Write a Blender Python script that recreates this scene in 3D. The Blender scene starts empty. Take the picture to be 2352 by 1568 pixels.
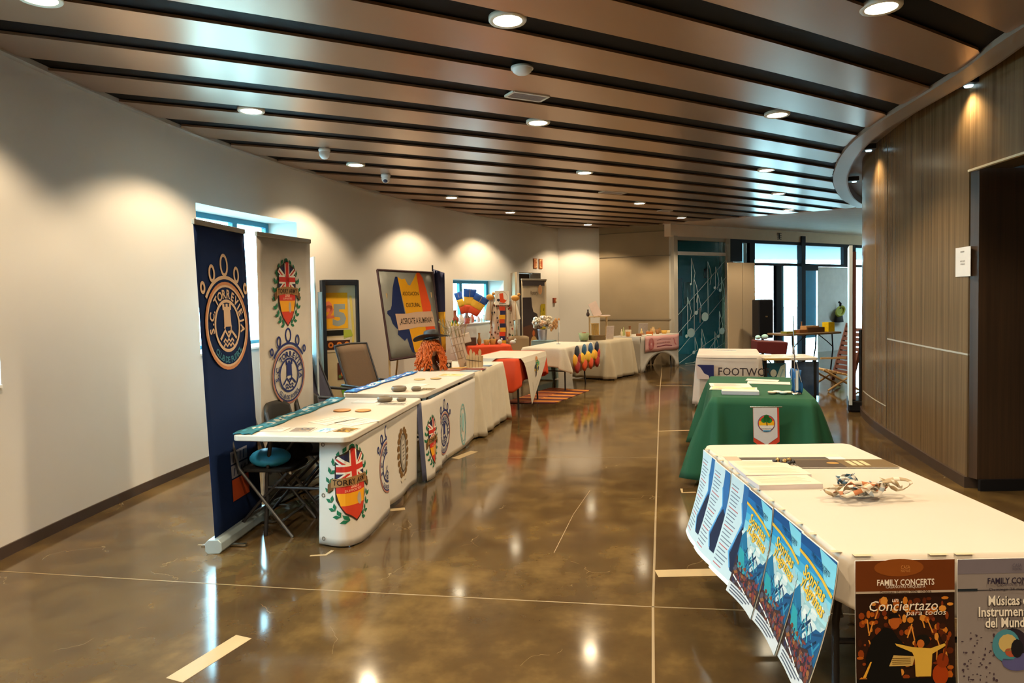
import bpy, bmesh, math, random
from mathutils import Vector, Matrix
random.seed(7)
PI = math.pi
R = math.radians
S = bpy.context.scene
C = S.collection

# ------------------------------------------------------------------ camera
F = 1560.0; PITCH = R(2.0); ROLL = R(0.9); SHIFT = 46.0; CH = 1.6
fw = Vector((0, math.cos(PITCH), -math.sin(PITCH))); up0 = Vector((0, math.sin(PITCH), math.cos(PITCH))); rt0 = Vector((1, 0, 0))
rt = rt0*math.cos(ROLL) - up0*math.sin(ROLL); up = up0*math.cos(ROLL) + rt0*math.sin(ROLL)
cd = bpy.data.cameras.new('camera'); cam = bpy.data.objects.new('camera', cd); C.objects.link(cam)
cd.sensor_width = 36; cd.sensor_fit = 'HORIZONTAL'; cd.lens = 36*F/2352; cd.shift_y = -SHIFT/2352
cd.clip_start = 0.05; cd.clip_end = 300
m3 = Matrix((rt, up, -fw)).transposed()
cam.matrix_world = Matrix.Translation((0, 0, CH)) @ m3.to_4x4()
S.camera = cam

# ------------------------------------------------------------------ world, exposure
S.view_settings.view_transform = 'Standard'; S.view_settings.look = 'None'; S.view_settings.gamma = 1; S.view_settings.use_curve_mapping = False
S.view_settings.exposure = 0.14
cy = S.cycles; cy.max_bounces = 5; cy.diffuse_bounces = 3; cy.glossy_bounces = 3; cy.transmission_bounces = 3; cy.transparent_max_bounces = 8
cy.caustics_reflective = False; cy.caustics_refractive = False; cy.use_adaptive_sampling = True; cy.adaptive_threshold = 0.07; cy.adaptive_min_samples = 16; cy.light_sampling_threshold = 0.02
W = bpy.data.worlds.new('world'); S.world = W; W.use_nodes = True
bg = W.node_tree.nodes['Background']; bg.inputs[0].default_value = (0.60, 0.89, 1.0, 1); bg.inputs[1].default_value = 20.0
LAMP_W = 205.0                      # watts of one ceiling downlight
LAMP_C = (1.0, 0.77, 0.49)
HC = 3.22                          # underside of the ceiling planks

def ray(px, py):
    return fw + rt*((px-1176)/F) + up*(-(py-(784-SHIFT))/F)
def at_z(px, py, z=0.0):           # where a sight line meets the height z (survey helper)
    d = ray(px, py); t = (z-CH)/d.z
    return Vector((0, 0, CH)) + d*t

# ------------------------------------------------------------------ materials
def lin(h):
    if isinstance(h, str):
        h = h.lstrip('#'); c = [int(h[i:i+2], 16)/255 for i in (0, 2, 4)]
        return tuple((v/12.92 if v <= .04045 else ((v+.055)/1.055)**2.4) for v in c)
    return tuple(h)
MC = {}
def mat(name, col, rough=.6, metal=0.0, vary=.12, scale=6.0, bump=0.0, emit=0.0, stretch=None, spec=.5, trans=0.0):
    if name in MC: return MC[name]
    m = bpy.data.materials.new(name); m.use_nodes = True; MC[name] = m
    nt = m.node_tree; b = nt.nodes['Principled BSDF']; c = lin(col)
    b.inputs['Roughness'].default_value = rough; b.inputs['Metallic'].default_value = metal
    b.inputs['Specular IOR Level'].default_value = spec
    tc = nt.nodes.new('ShaderNodeTexCoord'); mp = nt.nodes.new('ShaderNodeMapping')
    mp.inputs['Scale'].default_value = stretch or (1, 1, 1)
    nz = nt.nodes.new('ShaderNodeTexNoise'); nz.inputs['Scale'].default_value = scale; nz.inputs['Detail'].default_value = 4
    mx = nt.nodes.new('ShaderNodeMix'); mx.data_type = 'RGBA'
    mx.inputs[6].default_value = tuple(v*(1-vary) for v in c)+(1,); mx.inputs[7].default_value = tuple(min(1, v*(1+vary)) for v in c)+(1,)
    nt.links.new(tc.outputs['Object'], mp.inputs[0]); nt.links.new(mp.outputs[0], nz.inputs['Vector'])
    nt.links.new(nz.outputs[0], mx.inputs[0]); nt.links.new(mx.outputs[2], b.inputs['Base Color'])
    if bump:
        bp = nt.nodes.new('ShaderNodeBump'); bp.inputs['Strength'].default_value = bump; bp.inputs['Distance'].default_value = .01
        nt.links.new(nz.outputs[0], bp.inputs['Height']); nt.links.new(bp.outputs[0], b.inputs['Normal'])
    if emit:
        b.inputs['Emission Color'].default_value = c+(1,); b.inputs['Emission Strength'].default_value = emit
    if trans: b.inputs['Alpha'].default_value = 1-trans
    return m
def print_mat(h): return mat('print_'+h.lstrip('#'), h, .6, vary=.05, scale=20, spec=.2)

def glass_mat(name, tint=(.8, .95, 1), gloss=.12, rough=.02):
    m = bpy.data.materials.new(name); m.use_nodes = True; nt = m.node_tree; nt.nodes.clear()
    o = nt.nodes.new('ShaderNodeOutputMaterial'); t = nt.nodes.new('ShaderNodeBsdfTransparent'); g = nt.nodes.new('ShaderNodeBsdfGlossy')
    g.inputs['Roughness'].default_value = rough; t.inputs[0].default_value = (*tint, 1)
    fr = nt.nodes.new('ShaderNodeLayerWeight'); pw = nt.nodes.new('ShaderNodeMath'); pw.operation = 'POWER'; pw.inputs[1].default_value = 5
    nt.links.new(fr.outputs['Facing'], pw.inputs[0])
    ad = nt.nodes.new('ShaderNodeMath'); ad.operation = 'MULTIPLY_ADD'; ad.inputs[1].default_value = .8; ad.inputs[2].default_value = gloss*.3
    nt.links.new(pw.outputs[0], ad.inputs[0])
    mx = nt.nodes.new('ShaderNodeMixShader'); nt.links.new(ad.outputs[0], mx.inputs[0]); nt.links.new(t.outputs[0], mx.inputs[1]); nt.links.new(g.outputs[0], mx.inputs[2])
    nt.links.new(mx.outputs[0], o.inputs[0]); return m
GLASS = glass_mat('window_glass'); GLASS2 = glass_mat('tinted_glass', (.72, .96, 1.0), .15)

def floor_mat():
    m = bpy.data.materials.new('polished_concrete'); m.use_nodes = True; nt = m.node_tree; b = nt.nodes['Principled BSDF']
    N = nt.nodes.new; L = nt.links.new
    tc = N('ShaderNodeTexCoord')
    n1 = N('ShaderNodeTexNoise'); n1.inputs['Scale'].default_value = .55; n1.inputs['Detail'].default_value = 6; n1.inputs['Roughness'].default_value = .6
    n1.inputs['Distortion'].default_value = .8
    n2 = N('ShaderNodeTexNoise'); n2.inputs['Scale'].default_value = 3.5; n2.inputs['Detail'].default_value = 5; n2.inputs['Roughness'].default_value = .55
    for n in (n1, n2): L(tc.outputs['Object'], n.inputs['Vector'])
    ad = N('ShaderNodeMath'); ad.operation = 'MULTIPLY_ADD'; ad.inputs[1].default_value = .45; L(n2.outputs[0], ad.inputs[0])
    ml = N('ShaderNodeMath'); ml.operation = 'MULTIPLY'; ml.inputs[1].default_value = .55; L(n1.outputs[0], ml.inputs[0]); L(ml.outputs[0], ad.inputs[2])
    cr = N('ShaderNodeValToRGB'); e = cr.color_ramp.elements
    e[0].position = .30; e[0].color = (.040, .024, .014, 1); e[1].position = .74; e[1].color = (.240, .155, .052, 1)
    x = cr.color_ramp.elements.new(.5); x.color = (.090, .056, .022, 1)
    L(ad.outputs[0], cr.inputs[0])
    # thin pale hairline cracks
    vo = N('ShaderNodeTexVoronoi'); vo.feature = 'DISTANCE_TO_EDGE'; vo.inputs['Scale'].default_value = .9
    wn = N('ShaderNodeTexNoise'); wn.inputs['Scale'].default_value = 1.7; wn.inputs['Detail'].default_value = 5; L(tc.outputs['Object'], wn.inputs['Vector'])
    va = N('ShaderNodeVectorMath'); va.operation = 'MULTIPLY_ADD'; va.inputs[1].default_value = (1.1, 1.1, 1.1)
    L(wn.outputs['Color'], va.inputs[0]); L(tc.outputs['Object'], va.inputs[2]); L(va.outputs[0], vo.inputs['Vector'])
    lt = N('ShaderNodeMath'); lt.operation = 'LESS_THAN'; lt.inputs[1].default_value = .0013; L(vo.outputs['Distance'], lt.inputs[0])
    g = N('ShaderNodeTexNoise'); g.inputs['Scale'].default_value = 2.1; L(tc.outputs['Object'], g.inputs['Vector'])
    gt = N('ShaderNodeMath'); gt.operation = 'GREATER_THAN'; gt.inputs[1].default_value = .56; L(g.outputs[0], gt.inputs[0])
    mu = N('ShaderNodeMath'); mu.operation = 'MULTIPLY'; L(lt.outputs[0], mu.inputs[0]); L(gt.outputs[0], mu.inputs[1])
    mu2 = N('ShaderNodeMath'); mu2.operation = 'MULTIPLY'; mu2.inputs[1].default_value = .35; L(mu.outputs[0], mu2.inputs[0])
    mx = N('ShaderNodeMix'); mx.data_type = 'RGBA'; L(mu2.outputs[0], mx.inputs[0]); L(cr.outputs[0], mx.inputs[6]); mx.inputs[7].default_value = (.5, .38, .2, 1)
    L(mx.outputs[2], b.inputs['Base Color'])
    rr = N('ShaderNodeMapRange'); rr.inputs[3].default_value = .05; rr.inputs[4].default_value = .16; L(n2.outputs[0], rr.inputs[0]); L(rr.outputs[0], b.inputs['Roughness'])
    b.inputs['Specular IOR Level'].default_value = .55
    return m

def wood_mat(name, c1, c2, rough=.32):
    m = bpy.data.materials.new(name); m.use_nodes = True; nt = m.node_tree; b = nt.nodes['Principled BSDF']; N = nt.nodes.new; L = nt.links.new
    tc = N('ShaderNodeTexCoord'); mp = N('ShaderNodeMapping'); mp.inputs['Scale'].default_value = (14, 14, .22); L(tc.outputs['Object'], mp.inputs[0])
    n = N('ShaderNodeTexNoise'); n.inputs['Scale'].default_value = 1.3; n.inputs['Detail'].default_value = 7; n.inputs['Roughness'].default_value = .7; L(mp.outputs[0], n.inputs['Vector'])
    cr = N('ShaderNodeValToRGB'); e = cr.color_ramp.elements; e[0].position = .38; e[0].color = (*c1, 1); e[1].position = .64; e[1].color = (*c2, 1)
    L(n.outputs[0], cr.inputs[0]); L(cr.outputs[0], b.inputs['Base Color']); b.inputs['Roughness'].default_value = rough
    return m

M_WALL = mat('white_plaster', (.65, .62, .57), .85, vary=.02, scale=3)
M_REVEAL = mat('reveal_white_paint', (.82, .83, .82), .8, vary=.02)
M_CONC = mat('bare_concrete', (.32, .245, .150), .8, vary=.14, scale=2.2, bump=.1)
M_COLUMN = mat('grey_plaster', (.42, .39, .33), .8, vary=.05)
M_BEAM = mat('beige_fascia', (.74, .58, .42), .6, vary=.05)
M_PLANK = mat('satin_ceiling_panel', (.45, .295, .20), .29, metal=.70, vary=.04, scale=2, spec=.6)
M_VOID = mat('black_ceiling_void', (.006, .006, .007), .8, vary=.05)
M_TRIM = mat('ceiling_trim', (.45, .42, .37), .5)
M_BASE = mat('dark_skirting', (.055, .035, .025), .4)
M_RING = mat('cove_metal', (.34, .28, .23), .45, metal=.2, vary=.04)
M_WOOD = wood_mat('walnut_wall_panel', (.105, .068, .035), (.205, .138, .072), .27)
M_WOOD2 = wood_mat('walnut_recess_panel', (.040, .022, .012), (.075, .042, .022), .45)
M_BLACK = mat('black_paint', (.010, .010, .012), .5, spec=.25)
M_FRAME = mat('dark_window_frame', (.010, .013, .022), .6, spec=.2)
M_FRAMEB = mat('blue_grey_window_frame', (.02, .20, .32), .45)
M_STEEL = mat('grey_steel_tube', (.22, .23, .25), .35, metal=.8)
M_DSTEEL = mat('dark_steel_tube', (.05, .05, .055), .4, metal=.6)
M_CHROME = mat('bright_metal', (.65, .68, .7), .2, metal=1)
M_PLASTIC = mat('white_table_plastic', (.60, .54, .46), .45, vary=.03)
M_WPLAST = mat('white_plastic', (.75, .75, .74), .4)
M_BLKFAB = mat('black_fabric', (.012, .012, .013), .9)
M_PAPER = mat('paper_white', (.72, .69, .62), .7, vary=.04)
M_VINYL = mat('white_vinyl_sheet', (.66, .61, .54), .6, vary=.04)
M_NAVY = mat('navy_banner_fabric', (.008, .022, .085), .75, vary=.08, spec=.15)
M_TAPE = mat('cream_floor_tape', (.44, .33, .18), .4)
M_JOINT = mat('floor_joint_filler', (.28, .21, .12), .4)
M_WOODL = mat('pale_wood', (.50, .34, .16), .6, vary=.25, scale=12)

# ------------------------------------------------------------------ mesh builder
class MB:
    def __init__(s): s.v = []; s.f = []; s.m = []; s.sm = []
    def add(s, vs, fs, mi=0, smooth=False):
        o = len(s.v); s.v += [Vector(v) for v in vs]
        for f in fs: s.f.append([o+i for i in f]); s.m.append(mi); s.sm.append(smooth)
        return s
    def box(s, c, d, rz=0, mi=0, rot=None):
        x, y, z = [q/2 for q in d]; M = rot if rot is not None else Matrix.Rotation(rz, 3, 'Z'); c = Vector(c)
        vs = [c + M @ Vector((a*x, b*y, e*z)) for a in (-1, 1) for b in (-1, 1) for e in (-1, 1)]
        return s.add(vs, [(0, 1, 3, 2), (4, 6, 7, 5), (0, 4, 5, 1), (2, 3, 7, 6), (0, 2, 6, 4), (1, 5, 7, 3)], mi)
    def tube(s, pts, r, n=8, mi=0, cap=True, closed=False):
        pts = [Vector(p) for p in pts]; k = len(pts); vs = []; prev = None
        for i, p in enumerate(pts):
            a = pts[(i-1) % k] if (i or closed) else p; b = pts[(i+1) % k] if (i < k-1 or closed) else p
            t = (b-a).normalized()
            ref = prev if prev is not None else (Vector((0, 0, 1)) if abs(t.z) < .9 else Vector((1, 0, 0)))
            u = (ref - t*ref.dot(t))
            if u.length < 1e-5: u = t.orthogonal()
            u.normalize(); prev = u; w = t.cross(u)
            rr = r[i] if isinstance(r, (list, tuple)) else r
            vs += [p + (u*math.cos(2*PI*j/n) + w*math.sin(2*PI*j/n))*rr for j in range(n)]
        fs = []
        for i in range(k if closed else k-1):
            for j in range(n):
                a = i*n+j; b = i*n+(j+1) % n; c = ((i+1) % k)*n+(j+1) % n; d = ((i+1) % k)*n+j
                fs.append((a, b, c, d))
        s.add(vs, fs, mi, True)
        if cap and not closed:
            s.add([vs[j] for j in range(n)][::-1], [tuple(range(n))], mi); s.add([vs[(k-1)*n+j] for j in range(n)], [tuple(range(n))], mi)
        return s
    def lathe(s, prof, c=(0, 0, 0), n=24, mi=0, sx=1, sy=1, cap=True):
        c = Vector(c); vs = []; k = len(prof)
        for r, z in prof:
            vs += [c + Vector((r*sx*math.cos(2*PI*j/n), r*sy*math.sin(2*PI*j/n), z)) for j in range(n)]
        fs = [(i*n+j, i*n+(j+1) % n, (i+1)*n+(j+1) % n, (i+1)*n+j) for i in range(k-1) for j in range(n)]
        s.add(vs, fs, mi, True)
        if cap and prof[0][0] > 1e-4: s.add(vs[:n][::-1], [tuple(range(n))], mi)
        if cap and prof[-1][0] > 1e-4: s.add(vs[-n:], [tuple(range(n))], mi)
        return s
    def ball(s, c, d, mi=0, n=14, m=9, noise=0, rot=None, seed=0):
        c = Vector(c); rnd = random.Random(seed); vs = []
        for i in range(m+1):
            th = PI*i/m
            for j in range(n):
                ph = 2*PI*j/n; k = 1 + (rnd.uniform(-noise, noise) if 0 < i < m else 0)
                v = Vector((d[0]/2*math.sin(th)*math.cos(ph), d[1]/2*math.sin(th)*math.sin(ph), -d[2]/2*math.cos(th)))*k
                vs.append(c + (rot @ v if rot is not None else v))
        fs = [(i*n+j, i*n+(j+1) % n, (i+1)*n+(j+1) % n, (i+1)*n+j) for i in range(m) for j in range(n)]
        return s.add(vs, fs, mi, True)
    def prism(s, poly, z0, z1, mi=0):      # plan polygon extruded in z
        n = len(poly); a = sum(poly[i][0]*poly[(i+1) % n][1]-poly[(i+1) % n][0]*poly[i][1] for i in range(n))
        if a < 0: poly = poly[::-1]
        vs = [Vector((p[0], p[1], z0)) for p in poly] + [Vector((p[0], p[1], z1)) for p in poly]
        fs = [tuple(range(n))[::-1], tuple(range(n, 2*n))] + [(i, (i+1) % n, n+(i+1) % n, n+i) for i in range(n)]
        return s.add(vs, fs, mi)
    def grid(s, fn, nu, nv, mi=0, smooth=True, thick=0):
        vs = [Vector(fn(i/nu, j/nv)) for j in range(nv+1) for i in range(nu+1)]
        fs = [(j*(nu+1)+i, j*(nu+1)+i+1, (j+1)*(nu+1)+i+1, (j+1)*(nu+1)+i) for j in range(nv) for i in range(nu)]
        return s.add(vs, fs, mi, smooth)
    def build(s, name, ms, parent=None, world=False, bevel=0, solid=0, sub=0, seg=2):
        ms = ms if isinstance(ms, (list, tuple)) else [ms]
        vs = s.v
        if world and parent is not None:
            inv = wm(parent).inverted(); vs = [inv @ v for v in vs]
        me = bpy.data.meshes.new(name); me.from_pydata([tuple(v) for v in vs], [], s.f)
        for m in ms: me.materials.append(m)
        me.polygons.foreach_set('material_index', s.m); me.polygons.foreach_set('use_smooth', s.sm); me.update()
        o = bpy.data.objects.new(name, me); C.objects.link(o)
        if parent is not None: o.parent = parent
        if solid:
            q = o.modifiers.new('thickness', 'SOLIDIFY'); q.thickness = solid; q.offset = -1
        if bevel:
            q = o.modifiers.new('edge', 'BEVEL'); q.width = bevel; q.segments = seg; q.limit_method = 'ANGLE'
        if sub:
            q = o.modifiers.new('smooth', 'SUBSURF'); q.levels = sub; q.render_levels = sub
        return o
def wm(o):
    m = Matrix.LocRotScale(o.location, o.rotation_euler, o.scale)
    return (wm(o.parent) @ m) if o.parent else m
def tag(o, label, cat, group=None, kind=None):
    o['label'] = label; o['category'] = cat
    if group: o['group'] = group
    if kind: o['kind'] = kind
    return o
def thing(name, label, cat, loc=(0, 0, 0), rz=0, group=None):
    o = bpy.data.objects.new(name, None); C.objects.link(o); o.location = loc; o.rotation_euler = (0, 0, rz); o.empty_display_size = .1
    return tag(o, label, cat, group)
def struct(o, label=None):
    o['kind'] = 'structure'
    if label: o['label'] = label
    return o
def copy_tree(o, parent=None):
    c = o.copy(); C.objects.link(c); c.parent = parent
    for ch in [x for x in list(bpy.data.objects) if x.parent == o]: copy_tree(ch, c)
    return c

# ------------------------------------------------------------------ flat prints (lettering, emblems)
GL = {}
def glyphs(txt, bold):
    k = (txt, bold)
    if k in GL: return GL[k]
    cu = bpy.data.curves.new('t', 'FONT'); cu.body = txt; cu.size = 1; cu.resolution_u = 2; cu.offset = bold
    ob = bpy.data.objects.new('t', cu); C.objects.link(ob)
    dg = bpy.context.evaluated_depsgraph_get(); dg.update(); me = bpy.data.meshes.new_from_object(ob.evaluated_get(dg))
    vs = [(v.co.x, v.co.y) for v in me.vertices]; fs = [tuple(p.vertices) for p in me.polygons]
    bpy.data.objects.remove(ob); bpy.data.curves.remove(cu); bpy.data.meshes.remove(me)
    w = (max(v[0] for v in vs) if vs else .3)
    GL[k] = (vs, fs, w); return GL[k]
class Dec:
    def __init__(s): s.p = []; s.T = (0, 0, 1, 1)
    def at(s, ox, oy, sx=1, sy=None): s.T = (ox, oy, sx, sx if sy is None else sy); return s
    def raw(s, vs, fs, col, L):
        ox, oy, sx, sy = s.T
        s.p.append(([(ox+x*sx, oy+y*sy) for x, y in vs], fs, col, L)); return s
    def poly(s, pts, col, L=1): return s.raw(pts, [tuple(range(len(pts)))], col, L)
    def rect(s, x0, y0, x1, y1, col, L=1, nx=1, ny=1):
        vs = [(x0+(x1-x0)*i/nx, y0+(y1-y0)*j/ny) for j in range(ny+1) for i in range(nx+1)]
        return s.raw(vs, [(j*(nx+1)+i, j*(nx+1)+i+1, (j+1)*(nx+1)+i+1, (j+1)*(nx+1)+i) for j in range(ny) for i in range(nx)], col, L)
    def disc(s, cx, cy, rx, ry, col, L=1, n=24): return s.poly([(cx+rx*math.cos(2*PI*i/n), cy+ry*math.sin(2*PI*i/n)) for i in range(n)], col, L)
    def ring(s, cx, cy, rx, ry, w, col, L=1, a0=0, a1=360, n=40):
        vs = []
        for i in range(n+1):
            a = R(a0+(a1-a0)*i/n); c, q = math.cos(a), math.sin(a); vs += [(cx+(rx-w)*c, cy+(ry-w)*q), (cx+rx*c, cy+ry*q)]
        return s.raw(vs, [(2*i, 2*i+1, 2*i+3, 2*i+2) for i in range(n)], col, L)
    def line(s, pts, w, col, L=1):
        vs = []
        for i, p in enumerate(pts):
            a = pts[max(0, i-1)]; b = pts[min(len(pts)-1, i+1)]; dx, dy = b[0]-a[0], b[1]-a[1]; l = math.hypot(dx, dy) or 1
            nx, ny = -dy/l*w/2, dx/l*w/2; vs += [(p[0]-nx, p[1]-ny), (p[0]+nx, p[1]+ny)]
        return s.raw(vs, [(2*i, 2*i+2, 2*i+3, 2*i+1) for i in range(len(pts)-1)], col, L)
    def text(s, txt, cx, cy, h, col, L=2, bold=.0, width=None, shear=0, rot=0, align='C'):
        vs, fs, w = glyphs(txt, bold)
        if not fs: return s
        k = h/.72; kx = k if width is None else width/w; a = R(rot); ca, sa = math.cos(a), math.sin(a)
        o = {'C': -w*kx/2, 'L': 0, 'R': -w*kx}[align]
        out = []
        for x, y in vs:
            X = x*kx + o + shear*y*k; Y = y*k - h/2; out.append((cx+X*ca-Y*sa, cy+X*sa+Y*ca))
        return s.raw(out, fs, col, L)
    def arc(s, txt, cx, cy, rx, ry, a0, a1, h, col, L=2, bold=.03, inner=False):
        ws = [(.35 if ch == ' ' else (.35 if ch in '.I' else .66)) for ch in txt]; tot = sum(ws); acc = 0
        for ch, w in zip(txt, ws):
            t = (acc+w/2)/tot; acc += w
            if ch == ' ': continue
            a = a0+(a1-a0)*t; ar = R(a)
            s.text(ch, cx+rx*math.cos(ar), cy+ry*math.sin(ar), h, col, L, bold, rot=(a+90 if inner else a-90))
        return s
    def build(s, name, fn, parent, world=False, eps=.0009, label=None, base=.0012, cut=0):
        cols = []; b = MB()
        if cut:
            def half(poly, X, sg):
                out = []
                for i, p in enumerate(poly):
                    q = poly[(i+1) % len(poly)]; dp, dq = sg*(p[0]-X), sg*(q[0]-X)
                    if dp <= 0: out.append(p)
                    if dp*dq < 0: t = dp/(dp-dq); out.append((X, p[1]+(q[1]-p[1])*t))
                return out
            cuts = cut if isinstance(cut, tuple) else (cut, 0)
            for ax, step in enumerate(cuts):
                if not step: continue
                np_ = []; sw = (lambda p: p) if ax == 0 else (lambda p: (p[1], p[0]))
                for vs, fs, col, L in s.p:
                    nv, nf = [], []
                    for f in fs:
                        poly = [sw(vs[i]) for i in f]; lo, hi = min(p[0] for p in poly), max(p[0] for p in poly); k0, k1 = int(math.floor(lo/step)), int(math.floor(hi/step))
                        for k in range(k0, k1+1):
                            q = poly if k0 == k1 else half(half(poly, (k+1)*step, 1), k*step, -1)
                            if len(q) > 2: nf.append(tuple(range(len(nv), len(nv)+len(q)))); nv += [sw(p) for p in q]
                    np_.append((nv, nf, col, L))
                s.p = np_
        for vs, fs, col, L in s.p:
            if col not in cols: cols.append(col)
            out = []
            for x, y in vs:
                p = Vector(fn(x, y)); d = .004
                n = (Vector(fn(x+d, y))-p).cross(Vector(fn(x, y+d))-p).normalized()
                out.append(p + n*(base+L*eps))
            b.add(out, fs, cols.index(col))
        o = b.build(name, [print_mat(c) for c in cols], parent, world)
        if label: o['label'] = label
        return o

def club(d, ox, oy, k, ink, rim, low, half=False):   # crowned round club badge; radius 1 -> k
    d.at(ox, oy, k)
    d.ring(0, 0, 1, 1, .07, rim, 2); d.ring(0, 0, .93, .93, .05, ink, 1); d.ring(0, 0, .60, .60, .07, ink, 1)
    d.ring(0, .02, 1.12, 1.12, .08, ink, 1, 35, 145)
    for a, r, q in ((90, .19, .26), (64, .14, .20), (116, .14, .20), (40, .11, .14), (140, .11, .14)):
        d.ring(1.24*math.cos(R(a))*1.05, .06+(1.32 if a == 90 else 1.24)*math.sin(R(a)), r, q, .07, ink, 1, n=20)
    d.arc('S.C. TORREVIEJA', 0, 0, .73, .73, 196, -16, .20, ink, 2)
    d.arc('CLUB DE FUTBOL', 0, 0, .77, .77, 222, 318, .14, low, 2, inner=True)
    d.poly([(-.17, -.02), (-.15, .36), (-.20, .36), (-.20, .50), (-.11, .50), (-.11, .43), (-.05, .43), (-.05, .50), (.05, .50), (.05, .43), (.11, .43), (.11, .50), (.20, .50), (.20, .36), (.15, .36), (.17, -.02)], ink, 2)
    d.line([(-.17, -.06), (-.10, .06), (.04, .08), (.15, -.02), (.12, -.13), (-.02, -.15)], .06, ink, 3)
    d.line([(-.38, -.30), (-.28, -.22), (-.15, -.10), (0, -.26), (.15, -.12), (.28, -.22), (.38, -.30)], .07, ink, 3)
    for y in (-.33, -.43): d.line([(-.24+.08*i, y+.035*(1 if i % 2 else -1)) for i in range(7)], .05, ink, 2)
    d.at(0, 0, 1)
def army(d, ox, oy, k):      # shield in a laurel wreath with a name ribbon; half height 1 -> k
    d.at(ox, oy, k)
    G = '#1f6a4a'
    for sx in (-1, 1):
        for i in range(11):
            a = R(-75+15.5*i); x = .62*math.cos(a)*sx; y = .98*math.sin(a)*.95
            for q in (-1, 1):
                t = a + PI/2 + q*.6; l = .20; dx, dy = math.cos(t)*sx*l, math.sin(t)*l; nx, ny = -dy*.26, dx*.26
                d.poly([(x, y), (x+dx*.5+nx, y+dy*.5+ny), (x+dx, y+dy), (x+dx*.5-nx, y+dy*.5-ny)], G, 1)
    sh = [(-.42, .72), (-.2, .80), (0, .95), (.2, .80), (.42, .72), (.43, .1), (.40, -.35), (.22, -.70), (0, -.92), (-.22, -.70), (-.40, -.35), (-.43, .1)]
    d.poly([(x*1.08, y*1.05) for x, y in sh], '#3a2a20', 2)
    d.poly([(-.42, .72), (-.2, .80), (0, .95), (.2, .80), (.42, .72), (.43, .05), (-.43, .05)], '#2a2a4a', 3)
    W_, RD = '#e8e0d2', '#c8342a'
    d.line([(-.42, .70), (.42, .06)], .16, W_, 4); d.line([(.42, .70), (-.42, .06)], .16, W_, 4)
    d.line([(-.42, .68), (.42, .04)], .05, RD, 5); d.line([(.42, .72), (-.42, .08)], .05, RD, 5)
    d.rect(-.12, .05, .12, .90, W_, 6); d.rect(-.42, .30, .42, .54, W_, 6); d.rect(-.075, .05, .075, .93, RD, 7); d.rect(-.42, .35, .42, .49, RD, 7)
    d.poly([(-.43, .05), (.43, .05), (.41, -.2), (-.41, -.2)], RD, 3); d.poly([(-.41, -.2), (.41, -.2), (.32, -.52), (-.32, -.52)], '#e8a020', 3)
    d.poly([(-.32, -.52), (.32, -.52), (.22, -.70), (0, -.92), (-.22, -.70)], '#c8402a', 3)
    d.text('2003', 0, -.04, .09, '#f0c0a0', 4, .02); d.text('SUPPORTERS', 0, -.14, .06, '#f0c0a0', 4)
    d.disc(.12, -.40, .07, .16, '#b0a090', 4)
    d.poly([(-.66, .02), (-.5, .12), (-.5, -.10), (-.66, -.22)], '#6a4a2c', 7); d.poly([(.66, .02), (.5, .12), (.5, -.10), (.66, -.22)], '#6a4a2c', 7)
    d.poly([(-.56, .16), (-.2, .21), (.2, .21), (.56, .16), (.56, -.06), (.2, -.01), (-.2, -.01), (-.56, -.06)], '#9a7448', 8)
    d.text('TORRY ARMY', 0, .085, .14, '#2a1c14', 9, .02, width=1.0)
    d.at(0, 0, 1)
def oak(d, ox, oy, k, ink='#7a5a30'):      # oval badge between leaf sprays
    d.at(ox, oy, k)
    for sx in (-1, 1):
        for i in range(9):
            a = R(-72+18*i); x, y = .62*math.cos(a)*sx, .95*math.sin(a)
            d.disc(x, y, .16, .13, ink, 1, 8)
    d.disc(0, .02, .44, .78, '#9c958a', 2); d.ring(0, .02, .44, .78, .06, '#4a4038', 3); d.disc(0, .02, .22, .5, '#c8c0b4', 4)
    for i in range(5): d.line([(-.12, .3-.14*i), (.12, .34-.14*i)], .05, '#5a5048', 5)
    d.poly([(-.5, -.98), (-.2, -.88), (0, -.95), (.2, -.88), (.5, -.98), (.35, -1.12), (0, -1.06), (-.35, -1.12)], '#d8ccb8', 3)
    d.at(0, 0, 1)
def teal_badge(d, ox, oy, k):
    d.at(ox, oy, k); T = '#7ab4b4'
    d.ring(0, 0, .5, 1, .06, T, 1); d.ring(0, 0, .36, .8, .04, T, 1); d.disc(0, .1, .2, .45, '#9cc8c8', 2)
    for i in range(12): a = R(30*i); d.disc(.43*math.cos(a), .9*math.sin(a), .04, .05, T, 2, 8)
    d.at(0, 0, 1)

# ================================================================== THE SETTING
def cat_path(pts, step=.15):
    out = []
    P = [Vector(p) for p in pts]
    for i in range(len(P)-1):
        a = P[max(0, i-1)]; b = P[i]; c = P[i+1]; d = P[min(len(P)-1, i+2)]; n = max(2, int((c-b).length/step))
        for j in range(n):
            t = j/n; out.append(.5*((2*b)+(c-a)*t+(2*a-5*b+4*c-d)*t*t+(3*b-a-3*c+d)*t**3))
    out.append(P[-1]); return out
LW = cat_path([(-3.05, -6), (-3.18, -3), (-3.25, 0), (-3.27, 2.4), (-3.25, 4.35), (-3.17, 5.6), (-3.02, 6.8), (-2.82, 7.68), (-2.59, 8.55), (-2.35, 9.4), (-2.04, 10.4), (-1.65, 11.4)], .1)
LW += cat_path([(-1.65, 11.4), (-.70, 13.35), (.22, 14.8), (1.12, 16.2)], .1)[1:]
def nrm(path, i):
    a = path[max(0, i-1)]; b = path[min(len(path)-1, i+1)]; t = (b-a).normalized(); return Vector((-t.y, t.x))
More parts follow.
